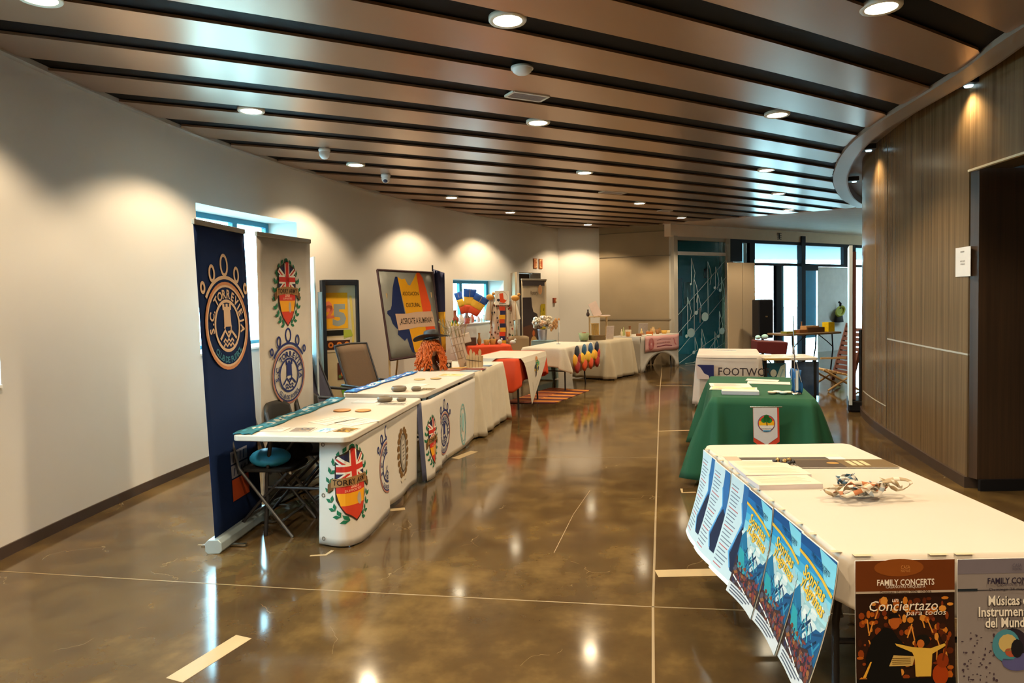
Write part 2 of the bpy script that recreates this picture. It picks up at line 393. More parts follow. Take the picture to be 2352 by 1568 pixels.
def clip_path(path, y0, y1):
    out = []
    for i in range(len(path)-1):
        a, b = path[i], path[i+1]
        for p, q in ((y0, 0), (y1, 1)): pass
        if b.y <= y0 or a.y >= y1: continue
        A = a if a.y >= y0 else a.lerp(b, (y0-a.y)/(b.y-a.y)); B = b if b.y <= y1 else a.lerp(b, (y1-a.y)/(b.y-a.y))
        if not out: out.append(A)
        out.append(B)
    return out
TH = .5
def strip(mb, path, y0, y1, z0, z1, t0=0, t1=TH, mi=0):
    p = clip_path(path, y0, y1); n = [nrm(p, i) for i in range(len(p))]
    inner = [q + m*t0 for q, m in zip(p, n)]; outer = [q + m*t1 for q, m in zip(p, n)]; k = len(p)
    vs = [Vector((q.x, q.y, z)) for q in inner for z in (z0, z1)] + [Vector((q.x, q.y, z)) for q in outer for z in (z0, z1)]
    fs = []; o = 2*k
    for i in range(k-1):
        a = 2*i; fs += [(a, a+1, a+3, a+2), (o+a, o+a+2, o+a+3, o+a+1), (a+1, o+a+1, o+a+3, a+3), (a, a+2, o+a+2, o+a)]
    fs += [(0, o, o+1, 1), (2*k-2, 2*k-1, o+2*k-1, o+2*k-2)]
    mb.add(vs, fs, mi); return mb
ZT = 3.46
WIN = [(2.3, 4.30, 1.08, 2.56), (6.62, 8.40, 1.08, 2.57), (12.6, 14.22, 1.10, 1.96)]
DOOR = (14.72, 15.5, 0, 2.15)
wl = MB(); y = -6
for (a, b, z0, z1) in WIN + [DOOR]:
    strip(wl, LW, y, a, 0, ZT); strip(wl, LW, a, b, z1, ZT)
    if z0 > 0: strip(wl, LW, a, b, 0, z0)
    y = b
strip(wl, LW, y, 16.2, 0, ZT)
struct(wl.build('wall_left', M_WALL))
struct(strip(MB(), LW, -6, 14.7, .0, .075, -.012, 0).build('baseboard_left', M_BASE))
struct(strip(MB(), LW, -6, 16.2, HC-.012, HC+.03, -.055, 0).build('trim_1', M_TRIM))
for k, (a, b, z0, z1) in enumerate(WIN):
    w = thing('window_%d' % (k+1), '', 'window', (0, 0, 0)); del w['label']; del w['category']; w['kind'] = 'structure'
    fr = MB(); t0, t1 = TH-.10, TH-.04
    strip(fr, LW, a, b, z0, z0+.06, t0, t1); strip(fr, LW, a, b, z1-.06, z1, t0, t1)
    strip(fr, LW, a, a+.06, z0+.06, z1-.06, t0, t1); strip(fr, LW, b-.06, b, z0+.06, z1-.06, t0, t1)
    mid = b-.62 if k == 1 else (a+b)/2
    strip(fr, LW, mid-.04, mid+.04, z0+.06, z1-.06, t0, t1)
    f = fr.build('window_frame', M_FRAMEB, w)
    strip(MB(), LW, a+.06, b-.06, z0+.06, z1-.06, TH-.075, TH-.069).build('window_pane', GLASS, w)
    strip(MB(), LW, a+.005, b-.005, z0, z0+.02, -.015, TH-.10).build('window_sill', M_REVEAL, w)
# doorway in the left wall: closed dark door leaf at the back of the reveal, pale leaf swung open
d1 = thing('door_1', '', 'door'); del d1['label']; del d1['category']; d1['kind'] = 'structure'
strip(MB(), LW, 14.73, 15.49, .01, 2.14, .30, .34).build('door_leaf', mat('dark_door', (.05, .035, .025), .5), d1)
dm = MB(); dm.box((.03, 14.27, 1.07), (.045, .92, 2.1), R(8)); dm.build('open_leaf', mat('beige_door', (.38, .30, .20), .5), d1)
MB().tube([(.075, 13.95, 1.05), (.12, 13.95, 1.05), (.12, 14.06, 1.05)], .01).build('door_handle', M_CHROME, d1)

# floor and outside ground
fl = MB(); fl.prism([(-3.9, -6.3), (12, -6.3), (12, 21), (-3.9, 21)], -.12, 0); struct(fl.build('floor', floor_mat()))
gm = MB(); gm.box((4, 10, -.2), (160, 160, .1)); struct(gm.build('ground', mat('pale_paving', (.5, .5, .48), .9)))
# saw-cut joints in the floor
def flat(pts, w, name, m, z=.0015, closed=False):
    mb = MB(); p = [Vector(q) for q in pts]; vs = []
    for i, q in enumerate(p):
        a = p[max(0, i-1)]; b = p[min(len(p)-1, i+1)]; t = (b-a).normalized(); n = Vector((-t.y, t.x))*w/2; vs += [(q-n), (q+n)]
    k = len(p); V = [Vector((v.x, v.y, .0002)) for v in vs] + [Vector((v.x, v.y, z)) for v in vs]
    o = 2*k; fs = []
    for i in range(k-1):
        a = 2*i; fs += [(o+a, o+a+2, o+a+3, o+a+1), (a, a+2, o+a+2, o+a), (a+1, o+a+1, o+a+3, a+3)]
    fs += [(0, o, o+1, 1), (2*k-2, 2*k-1, o+2*k-1, o+2*k-2)]
    mb.add(V, fs); return mb.build(name, m)
struct(flat([(-.3, -1.2), (.56, 2.75), (.70, 3.43), (1.24, 5.87), (2.45, 11.3), (3.4, 15.4)], .013, 'floor_joint', M_JOINT, .0008))
struct(flat([(-3.2, 4.06), (-1.17, 3.72), (.70, 3.44), (1.9, 3.30), (3.4, 3.1)], .008, 'floor_joint', M_JOINT, .0008))
struct(flat([(.24, 4.2), (.43, 4.95), (.62, 5.55)], .004, 'floor_joint', M_JOINT, .0006))
struct(flat([(-1.9, 6.9), (.3, 6.75), (1.42, 6.66)], .004, 'floor_joint', M_JOINT, .0006))
def tape(px, w, label, z=.0012, g=None):
    pts = [at_z(x, y, 0).to_2d() for x, y in px]; o = flat(pts, w, 'floor_tape', M_TAPE, z); tag(o, label, 'tape', g)
tape([(400, 1562), (560, 1462)], .095, 'wide cream tape strip on the floor at the bottom edge of the photo')
tape([(712, 1276), (748, 1274), (764, 1264)], .022, 'small bent corner of pale tape by the hanging shield banner')
tape([(455, 1251), (548, 1252)], .012, 'thin pale tape strip under the foot of the blue banner')
tape([(1508, 1317), (1672, 1313)], .10, 'wide cream tape strip crossing the floor beside the poster table')
tape([(1511, 990), (1612, 987)], .03, 'thin cream tape strip on the floor just before the green table')
tape([(1508, 885), (1590, 886)], .03, 'farthest thin tape strip, on the floor level with the green table')
tape([(1565, 1122), (1567, 1131), (1598, 1130)], .02, 'small bent tape corner near the far corner of the poster table')
tape([(884, 1172), (930, 1168)], .06, 'tan tape patch on the floor under the middle of the logo banners')
tape([(1045, 1053), (1090, 1036)], .09, 'tan tape patch on the floor under the far end of the logo banners')

# ceiling: planks over a black void
ca = R(27.5); CN = Vector((-math.sin(ca), math.cos(ca))); CD = Vector((math.cos(ca), math.sin(ca)))
def band(i, t):
    c = 3.58+.6425*i; k = 1.1+.35*(i-1); nn = c + .010*(t-k)**2 if t > k-6 else c+.36
    return CN*nn + CD*t
def clamp_band(i, t): return band(i, t)
RING = cat_path([(2.62, -3), (2.85, 0), (2.98, 2.2), (3.15, 4.2), (3.33, 5.14), (3.57, 6.88), (3.95, 8.18), (4.69, 9.91), (5.71, 11.74), (6.6, 12.98)], .12)
ROOM = [Vector((p.x+.02, p.y)) for p in LW] + [Vector(p) for p in ((2.09, 16.34), (3.62, 15.59), (3.95, 15.19), (6.6, 13.15))] + RING[::-1] + [Vector((2.62, -6)), Vector((-3.0, -6))]
def inside(p):
    c = False; n = len(ROOM); j = n-1
    for i in range(n):
        a, b = ROOM[i], ROOM[j]
        if (a.y > p.y) != (b.y > p.y) and p.x < (b.x-a.x)*(p.y-a.y)/(b.y-a.y)+a.x: c = not c
        j = i
    return c
GAP = .235
pm = MB()
for i in range(-14, 21):
    # plank between dark band i and i+1, cut to the room's outline
    ts = [k*.08 for k in range(-110, 220)]
    rows = []
    for t in ts:
        a = band(i, t) + CN*(GAP/2); b = band(i+1, t) - CN*(GAP/2)
        ins = [inside(a.lerp(b, q/4)) for q in range(5)]
        if all(ins): rows.append((a, b))
        elif any(ins):
            # partial cross-section at the slanted ends
            qs = [q/16 for q in range(17) if inside(a.lerp(b, q/16))]
            if len(qs) > 1 and qs[-1]-qs[0] > .05: rows.append((a.lerp(b, qs[0]), a.lerp(b, qs[-1])))
    if len(rows) < 3: continue
    vs = []; fs = []
    for a, b in rows: vs += [Vector((a.x, a.y, HC)), Vector((b.x, b.y, HC)), Vector((b.x, b.y, HC+.018)), Vector((a.x, a.y, HC+.018))]
    for k in range(len(rows)-1):
        o = 4*k
        for q in range(4): fs.append((o+q, o+4+q, o+4+(q+1) % 4, o+(q+1) % 4))
    fs += [(0, 1, 2, 3), (len(vs)-1, len(vs)-2, len(vs)-3, len(vs)-4)]
    pm.add(vs, fs)
struct(pm.build('ceiling', M_PLANK), 'satin brown ceiling planks with dark gaps')
vm = MB(); vm.prism([(-3.9, -6.3), (7, -6.3), (12, 21), (-3.9, 21)], ZT, ZT+.1); struct(vm.build('ceiling', M_VOID))

bk = MB(); bk.prism([(p.x, p.y) for p in ROOM], HC+.024, HC+.05); struct(bk.build('ceiling', mat('dark_gap_backing', (.002, .002, .003), .6, vary=.05, spec=.12)))
# back: light wall end, concrete wall, column, header, glazing line A-B
A_ = Vector((3.74, 15.5)); B_ = Vector((10.2, 19.55)); gd = (B_-A_).normalized(); gn = Vector((-gd.y, gd.x))
def slab(p, q, z0, z1, t, name, m, side=1):
    p, q = Vector(p), Vector(q); d = (q-p).normalized(); n = Vector((-d.y, d.x))*t*side
    return MB().prism([(p.x, p.y), (q.x, q.y), (q.x+n.x, q.y+n.y), (p.x+n.x, p.y+n.y)], z0, z1).build(name, m)
struct(slab((1.0, 16.19), (2.12, 16.36), 0, ZT, .3, 'wall_back', M_WALL))
struct(slab((2.12, 16.36), (3.66, 15.60), 0, ZT, .3, 'wall_back', M_CONC))
ws = MB()
for z in (1.05, 2.52, 3.08):
    p, q = Vector((2.13, 16.345)), Vector((3.65, 15.595)); c = (p+q)/2; ws.box((c.x-.004, c.y-.008, z), ((q-p).length, .006, .012), math.atan2(q.y-p.y, q.x-p.x))
struct(ws.build('trim_2', mat('shutter_line', (.15, .125, .09), .8)))
struct(MB().prism([(3.60, 15.64), (3.66, 15.58), (3.70, 15.46), (3.80, 15.52), (3.80, 15.9), (3.7, 15.95)], 0, 2.95).build('column', M_COLUMN))
# plaster ceiling triangle and fascia beam above the glazing
struct(MB().prism([(3.5, 15.6), (3.95, 15.19), (6.6, 13.1), (8.6, 12.6), (12.5, 19.5), (12.5, 21), (3.5, 21)], HC+.002, HC+.06).build('ceiling', mat('soffit_plaster', (.68, .52, .40), .7)))
pA = A_-gd*.14; struct(slab(pA, B_+gd*1.0, 2.94, HC, .2, 'beam', M_BEAM))
bl = MB(); q0 = A_-gd*.14-gn*.006; q1 = B_+gd-gn*.006
bl.prism([tuple(q0), tuple(q1), tuple(q1+gn*.01), tuple(q0+gn*.01)], HC-.02, HC-.004); struct(bl.build('trim_3', mat('pale_edge', (.7, .62, .5), .5)))
# right and rear shell beyond the glass
def seg(t): return A_+gd*t
GLEN = (B_-A_).length
def along(t0, t1, z0, z1, name, m, parent=None, off=0, th=.08):
    p, q = seg(t0)+gn*off, seg(t1)+gn*off; n = gn*th
    return MB().prism([tuple(p), tuple(q), tuple(q+n), tuple(p+n)], z0, z1).build(name, m, parent)
def px_t(px):           # distance along the glazing line where the column px of the photo meets it
    u = (px-1176)/F; return (u*A_.y-A_.x)/(gd.x-u*gd.y)
w4 = thing('window_4', '', 'w'); del w4['label']; del w4['category']; w4['kind'] = 'structure'
T0, T1, T2 = px_t(1556), px_t(1668), px_t(1677)
along(T0-.05, T1+.05, 2.86, 2.94, 'window_frame', M_COLUMN, w4)
along(T0, T1, 2.52, 2.60, 'window_frame', M_REVEAL, w4)
along(T0, T1, .01, 2.52, 'window_pane', GLASS2, w4, .03, .012)
along(T0, T1, 2.6, 2.86, 'window_pane', GLASS, w4, .03, .012)
along(T1, T2, 0, 2.94, 'window_frame', M_COLUMN, w4, -.02, .14)
# music notes etched on the glass door
dc = Dec(); gw = T1-T0; INK = '#bfe6ee'
def note(x, y, r, h, fl=1, L=1):
    dc.disc(x, y, r*1.15, r, INK, L, 18); dc.line([(x+r, y), (x+r, y+h)], .016, INK, L)
    if fl: dc.line([(x+r, y+h), (x+r*1.3+.05, y+h-.16), (x+r+.12, y+h-.34), (x+r+.07, y+h-.55)], .014, INK, L)
for (x, y, r, h) in ((.30, .62, .135, 1.25), (.62, .98, .13, 1.3), (.20, .55, .05, .9), (.36, .16, .05, .35), (.52, .20, .045, .5), (.82, .12, .05, .5), (.93, .5, .05, .6), (1.02, .62, .10, .7), (.42, 1.08, .06, .45), (.98, 1.6, .05, .32), (.85, 1.66, .04, .5), (.3, 1.75, .03, .6), (.5, -.12+.3, .05, .3)):
    note(x*gw/1.12, y+.1, r*.8, h)
for i in range(9): dc.line([(0, -.55+.42*i if i else .02), (gw, .75+.42*i)] if i < 5 else [(gw*(.15*(i-4)), .02), (gw, .75+.42*(i-6)-.3)], .012, INK, 1)
dc.p = [p for p in dc.p if max(v[1] for v in p[0]) < 2.5 and min(v[1] for v in p[0]) > -.1] 
def gmap(x, y):
    p = seg(T0+min(max(x, 0), gw)); return (p.x, p.y, min(2.5, y))
dc.build('etched_notes', gmap, w4, label='pale etched music notes and stave lines on the glass')
hb = MB(); p = seg(T0+gw*.42)-gn*.05; hb.tube([(p.x, p.y, .95), (p.x, p.y, 1.3)], .018); hb.build('door_handle', M_STEEL, w4)
# dark framed glazing with doors
w5 = thing('window_5', '', 'w'); del w5['label']; del w5['category']; w5['kind'] = 'structure'
def fr(px0, px1, z0, z1, off=0, th=.09, m=M_FRAME): return along(px_t(px0), px_t(px1), z0, z1, 'window_frame', m, w5, off, th)
TE = px_t(1985)
along(T2, TE, 2.86, 2.94, 'window_frame', M_FRAME, w5); along(px_t(1733), TE, 2.31, 2.38, 'window_frame', M_FRAME, w5)
fr(1677, 1704, 2.40, 2.86, -.02, .1); fr(1723, 1735, .0, 2.86); fr(1839, 1848, 0, 3.10, -.04, .14); fr(1938, 1948, 2.38, 2.86); fr(1956, 1966, 0, 2.86)
fr(1784, 1796, 0, 2.31); fr(1796, 1803, 0, 2.31, .03, .04, M_FRAMEB); fr(1848, 1880, 2.2, 2.31)
along(px_t(1704), TE, 2.38, 2.86, 'window_pane', GLASS, w5, .04, .01)
along(px_t(1735), TE, .02, 2.31, 'window_pane', GLASS, w5, .04, .01)
along(px_t(1849), px_t(1880), .4, 2.2, 'window_panel', mat('sky_blue_panel', (.02, .33, .55), .4), w5, .06, .02)
along(px_t(1881), px_t(1963), .0, 2.30, 'wall_panel', mat('pale_grey_panel', (.80, .79, .78), .7), w5, .02, .015)
# the porch outside: soffit, grey pier, slim black frames of the outer doors, room behind the etched glass
def porch(p0, p1, o0, o1, z0, z1, name, m):
    a, b = seg(p0)+gn*o0, seg(p1)+gn*o0; c, d = seg(p1)+gn*o1, seg(p0)+gn*o1
    return struct(MB().prism([tuple(a), tuple(b), tuple(c), tuple(d)], z0, z1).build(name, m))
def plan(poly, z0, z1, name, m): return struct(MB().prism(poly, z0, z1).build(name, m))
sE = seg(T2)
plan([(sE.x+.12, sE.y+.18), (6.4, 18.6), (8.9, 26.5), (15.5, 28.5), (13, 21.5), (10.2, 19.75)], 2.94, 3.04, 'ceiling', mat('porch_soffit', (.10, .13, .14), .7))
TEAL = mat('teal_room_wall', (.03, .50, .68), .6)
plan([(3.5, 18.4), (5.62, 18.4), (5.62, 18.5), (3.5, 18.5)], 0, 4.4, 'wall_back', TEAL)
plan([(5.62, 18.2), (6.25, 18.3), (6.25, 18.5), (5.62, 18.5)], 0, 4.4, 'wall_back', mat('pale_room_wall', (.5, .56, .56), .7))
plan([(3.70, 15.95), (3.80, 15.95), (3.60, 18.4), (3.50, 18.4)], 0, 4.4, 'wall_left', TEAL)
plan([(sE.x+.03, sE.y+.12), (sE.x+.12, sE.y+.12), (6.25, 18.3), (6.15, 18.3)], 0, 4.4, 'wall_right', MC['pale_room_wall'])
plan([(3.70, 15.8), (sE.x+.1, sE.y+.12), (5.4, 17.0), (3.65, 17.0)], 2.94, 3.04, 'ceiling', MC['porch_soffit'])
plan([(4.15, 18.36), (4.60, 18.36), (4.60, 18.395), (4.15, 18.395)], .5, 2.05, 'door_2', mat('dark_teal_door', (.01, .05, .08), .4))
plan([(4.66, 18.36), (4.84, 18.36), (4.84, 18.395), (4.66, 18.395)], 1.35, 1.95, 'bright_window_slab', mat('window_light_white', (.7, .7, .68), .5))  # white slab paints the brightness of a window in the back room
plan([(12.1, 16.1), (12.2, 16.0), (11.4, 20.9), (11.0, 20.9)], 0, ZT, 'wall_right', M_WALL)  # unseen closing wall, added to keep sky light off the grey panel
vb = MB(); pv = seg(px_t(1790))-gn*.012; va = math.atan2(gd.y, gd.x)
for k in range(4): vb.box((pv.x, pv.y, 2.99+.05*k), (.16, .012, .014), va)
vb.box((pv.x, pv.y, 3.065), (.02, .012, .16), va); struct(vb.build('trim_10', M_BLACK))
porch(px_t(1768), px_t(1775), .6, .8, 0, 2.94, 'column', mat('pink_grey_pier', (.33, .27, .25), .8))
porch(px_t(1735), px_t(1768), 1.6, 1.66, 2.05, 2.30, 'beam', M_FRAME)
porch(px_t(1748), px_t(1753), 1.6, 1.66, 0, 2.05, 'column', M_FRAME)

# right: curved timber wall with an opening, cove ring above it
RW = cat_path([(3.86, 5.75), (3.98, 6.35), (4.13, 7.29), (4.37, 8.2), (4.70, 9.1), (5.30, 10.15), (6.3, 11.4), (8.2, 13.2), (12.2, 16.2)], .12)
RW = cat_path([(3.67, 5.46), (3.78, 6.0)], .1)[:-1] + [p for p in cat_path([(3.67, 5.46), (3.78, 6.0), (3.86, 6.35), (4.08, 7.29), (4.33, 8.2), (4.64, 9.0), (5.30, 10.15), (6.3, 11.4), (8.2, 13.2), (12.2, 16.2)], .12) if p.y > 5.95]
RWN = cat_path([(3.25, -6), (3.38, 0), (3.48, 2.4), (3.55, 4.0), (3.60, 4.8), (3.67, 5.46)], .15)
def rstrip(mb, path, z0, z1, t0=0, t1=-.3, mi=0, y0=-99, y1=99): return strip(mb, path, y0, y1, z0, z1, t0, t1, mi)
rw = MB(); rstrip(rw, RW, .09, ZT); rstrip(rw, RWN, 2.56, ZT); rstrip(rw, RWN, 0.09, 2.56, y1=1.0)
struct(rw.build('wall_right', M_WOOD))
rb = MB(); rstrip(rb, RW, 0, .09, .02, -.2); struct(rb.build('baseboard_right', M_BASE))
sm = MB(); rstrip(sm, RW, 1.078, 1.092, .003, -.02, y1=7.45); rstrip(sm, RW, .33, .34, .003, -.02, y0=7.5, y1=8.7); struct(sm.build('trim_4', mat('pale_panel_joint', (.5, .5, .45), .3)))
vs_ = MB()
for yy in (7.46,): rstrip(vs_, RW, .09, 3.2, .003, -.02, y0=yy, y1=yy+.008)
struct(vs_.build('trim_5', mat('dark_panel_joint', (.06, .045, .03), .5)))
# recess behind the opening
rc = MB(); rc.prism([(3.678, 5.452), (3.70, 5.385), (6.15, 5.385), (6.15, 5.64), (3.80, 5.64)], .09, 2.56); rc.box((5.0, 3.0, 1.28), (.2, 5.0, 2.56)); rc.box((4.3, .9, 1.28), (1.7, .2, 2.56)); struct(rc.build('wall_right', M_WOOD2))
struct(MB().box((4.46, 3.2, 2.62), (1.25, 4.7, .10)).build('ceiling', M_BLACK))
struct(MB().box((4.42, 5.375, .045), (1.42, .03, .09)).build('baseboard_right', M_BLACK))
ed = MB(); rstrip(ed, RWN, 2.545, 2.562, .012, -.02, y0=1.2); struct(ed.build('lit_edge_strip', mat('lintel_light_paint', (.75, .62, .42), .4)))  # pale colour paints the light caught along the lintel's lower edge
# cove ring: flat lip with lighting notches between lip and wall
lip = MB(); k = len(RING)
rn = [nrm(RING, i) for i in range(k)]
for i in range(k-1):
    a, b = RING[i], RING[i+1]; c, d = b-rn[i+1]*.17, a-rn[i]*.17
    lip.prism([tuple(a), tuple(b), tuple(c), tuple(d)], HC-.02, HC+.06)
struct(lip.build('trim_7', M_RING))
inn = MB()
for i in range(k-1):
    a, b = RING[i]-rn[i]*.17, RING[i+1]-rn[i+1]*.17; c, d = b-rn[i+1]*.9, a-rn[i]*.9
    a2, b2 = a-rn[i]*.02, b-rn[i+1]*.02
    inn.prism([tuple(a), tuple(b), tuple(b2), tuple(a2)], HC-.02, HC+.10)
    inn.prism([tuple(a), tuple(b), tuple(c), tuple(d)], HC+.10, HC+.14)
struct(inn.build('trim_8', mat('cove_inner', (.26, .205, .175), .6)))
# rear wall behind the viewer
struct(MB().box((.5, -6.1, 1.7), (7.5, .2, 3.5)).build('wall_back', M_WALL))

# ================================================================== LIGHTS AND CEILING FITTINGS
def add_spot(parent, name, loc, watts, size, blend, col, radius=.07, rot=(0, 0, 0)):
    l = bpy.data.lights.new(name, 'SPOT'); l.energy = watts; l.spot_size = R(size); l.spot_blend = blend; l.color = col; l.shadow_soft_size = radius
    o = bpy.data.objects.new(name, l); C.objects.link(o); o.location = loc; o.rotation_euler = rot; o.parent = parent; return o
M_LED = mat('lit_diffuser', (1.0, .86, .60), .5, vary=0, emit=26.0)
M_LRING = mat('downlight_trim', (.72, .66, .55), .35)
def downlight(x, y, label):
    t = thing('downlight', label, 'ceiling light', (x, y, HC), 0, 'round downlights in the ceiling')
    MB().lathe([(.085, -.004), (.106, -.008), (.112, 0), (.112, .022), (.09, .022), (.085, .02), (.085, -.004)], n=28, cap=False).build('trim_ring', M_LRING, t)
    MB().lathe([(.0001, -.001), (.086, -.001), (.086, .02), (.0001, .02)], n=28).build('diffuser', M_LED, t)
    add_spot(t, 'lamp_light', (0, 0, -.015), LAMP_W, 128, .35, LAMP_C)
DL = [((1166, 47), 'large round downlight at the top, left of the photo centre line'), ((2024, 18), 'round downlight nearest the timber wall at the top right'),
      ((90, -4), 'round downlight cut by the top left edge of the photo'),
      ((577, 255), 'round downlight above the blue hanging banner'), ((1236, 282), 'round downlight just beyond the first ceiling grille'), ((1785, 264), 'round downlight left of the curved cove, second along it'),
      ((817, 379), 'round downlight between the two domed cameras'), ((1343, 397), 'lone round downlight above the aisle, midway down the hall'), ((1760, 391), 'round downlight before the bend of the cove'),
      ((1037, 454), 'round downlight close to the left wall beyond the domed cameras'), ((1469, 467), 'round downlight beyond the small far grille'), ((1788, 445), 'round downlight left of the tip of the cove'),
      ((1172, 488), 'round downlight near the left wall above the folk display'), ((1565, 500), 'round downlight near the concrete wall corner'), ((1350, 516), 'farthest round downlight, at the far end wall'), ((1812, 482), 'round downlight before the beige fascia over the glass front')]
for (px, py), lb in DL:
    p = at_z(px, py, HC); downlight(p.x, p.y, lb)
for i, (x, y) in enumerate(((-2.6, 1.4), (-.3, 1.7), (1.9, 1.6), (-2.6, -.9), (-.4, -.7), (1.7, -.7), (-2.4, -3.2), (0, -3), (2, -3))):
    downlight(x, y, 'round downlight behind the viewpoint')
# wall washers in the cove
def washer(px, py, label, watts):
    p = at_z(px, py, HC); i = min(range(len(RING)), key=lambda j: (RING[j]-p.to_2d()).length); n = -rn[i]; q = RING[i]+n*.26; a = math.atan2(n.y, n.x)
    t = thing('cove_spotlight', label, 'spotlight', (q.x, q.y, HC), a, 'black spotlights in the cove')
    MB().box((0, 0, .03), (.15, .20, .06)).build('housing', M_BLACK, t, bevel=.006)
    MB().lathe([(.0001, -.012), (.03, -.012), (.035, .0), (.035, .012)], (.01, 0, 0), 16).build('lens', mat('pale_lens', (.6, .9, 1), .1, emit=2), t)
    MB().box((-.09, 0, .01), (.03, .23, .05)).build('bracket', M_DSTEEL, t)
    add_spot(t, 'lamp_light', (-.05, 0, -.05), watts, 125, 1.0, (1, .72, .38), .04, (0, R(-6), 0))
washer(2130, 200, 'black cove spotlight nearest the viewer over the timber wall', 45)
washer(1990, 345, 'black cove spotlight in the middle of the curve', 55)
washer(1942, 418, 'farthest black cove spotlight, at the bend of the cove', 60)
# smoke detector, grilles, cameras
p = at_z(1199, 155, HC)
t = thing('smoke_detector', 'round white smoke detector on the ceiling between the first two lights', 'smoke detector', (p.x, p.y, HC))
MB().lathe([(.0001, -.045), (.045, -.045), (.065, -.03), (.072, -.012), (.072, 0)], n=28).build('head', M_WPLAST, t); MB().lathe([(.08, -.012), (.08, 0.003), (.0001, .003)], n=28).build('base', M_WPLAST, t)
def grille(px, py, w, l, label, m=None):
    p = at_z(px, py, HC); t = thing('ceiling_grille', label, 'air vent', (p.x, p.y, HC), ca)
    g = MB()
    for a, b, c_, d_ in ((0, l/2, w, .02), (0, -l/2, w, .02), (w/2, 0, .02, l), (-w/2, 0, .02, l)): g.box((a, b, 0), (c_, d_, .016))
    g.build('frame', M_LRING, t)
    s_ = MB()
    for i in range(9): s_.box((0, -l/2+l*(i+1)/10, 0), (w-.02, .006, .012))
    s_.build('slats', mat('grille_metal', (.38, .33, .32), .4), t)
    MB().box((0, 0, .012), (w, l, .004)).build('backing', mat('grille_back', (.18, .15, .14), .6), t)
grille(1211, 221, .32, .15, 'rectangular grille between two dark ceiling gaps above the aisle')
grille(1408, 442, .42, .17, 'small far ceiling grille beyond the lone aisle light')
grille(1527, 484, .25, .16, 'farthest ceiling grille near the concrete wall')
def dome(px, py, label, dark):
    p = at_z(px, py, HC); t = thing('dome_camera', label, 'camera', (p.x, p.y, HC))
    MB().lathe([(.055, 0.003), (.062, -.01), (.062, -.03), (.05, -.04)], n=24).build('mount', M_WPLAST, t)
    b = MB(); b.lathe([(.0001, -.115), (.03, -.108), (.05, -.085), (.056, -.06), (.055, -.03)], n=24); b.build('housing', M_WPLAST, t)
    if dark: MB().ball((0, -.03, -.085), (.06, .05, .06)).build('lens', mat('camera_lens', (.03, .05, .12), .1), t)
dome(745, 341, 'white domed ceiling camera near the left wall, closer of the two', False); dome(886, 400, 'domed ceiling camera with a dark lens, farther of the two', True)

# ================================================================== FURNITURE BUILDERS
def put(mb, name, ms, org, **k):       # a top-level mesh whose origin sits at org
    org = Vector(org); mb.v = [v-org for v in mb.v]; o = mb.build(name, ms, **k); o.location = org; return o
def rrect(w, l, r=.06, n=5):
    out = []
    for cx, cy, a0 in ((w/2-r, l/2-r, 0), (-w/2+r, l/2-r, 90), (-w/2+r, -l/2+r, 180), (w/2-r, -l/2+r, 270)):
        for i in range(n+1): a = R(a0+90*i/n); out.append((cx+r*math.cos(a), cy+r*math.sin(a)))
    return out
def table_frame(NR, ang, L, Wd):       # near right corner, heading clockwise from +y
    a = R(ang); l = Vector((math.sin(a), math.cos(a))); w = Vector((-math.cos(a), math.sin(a))); c = Vector(NR)+l*L/2+w*Wd/2
    return c, -a, l, w
def folding_table(name, label, NR, ang, L, Wd, z=.74, top=M_PLASTIC, legs=True, group='folding tables'):
    c, rz, l, w = table_frame(NR, ang, L, Wd)
    t = thing(name, label, 'table', (c.x, c.y, 0), rz, group)
    MB().prism(rrect(Wd, L, .05), z-.04, z).build('tabletop', top, t, bevel=.008, seg=3)
    if not legs: return t
    for s in (-1, 1):
        y0 = s*(L/2-.26)
        for q in (-1, 1):
            MB().tube([(q*.26, y0, z-.04), (q*.30, y0, .40), (q*.30, y0, .25), (q*.31, y0+s*.02, .0)], .014).build('leg', M_DSTEEL, t)
        MB().tube([(-.30, y0, .33), (.30, y0, .33)], .011).build('crossbar', M_DSTEEL, t)
        for q in (-1, 1): MB().tube([(q*.20, y0-s*.42, z-.045), (q*.28, y0, .42)], .009).build('brace', M_STEEL, t)
    return t
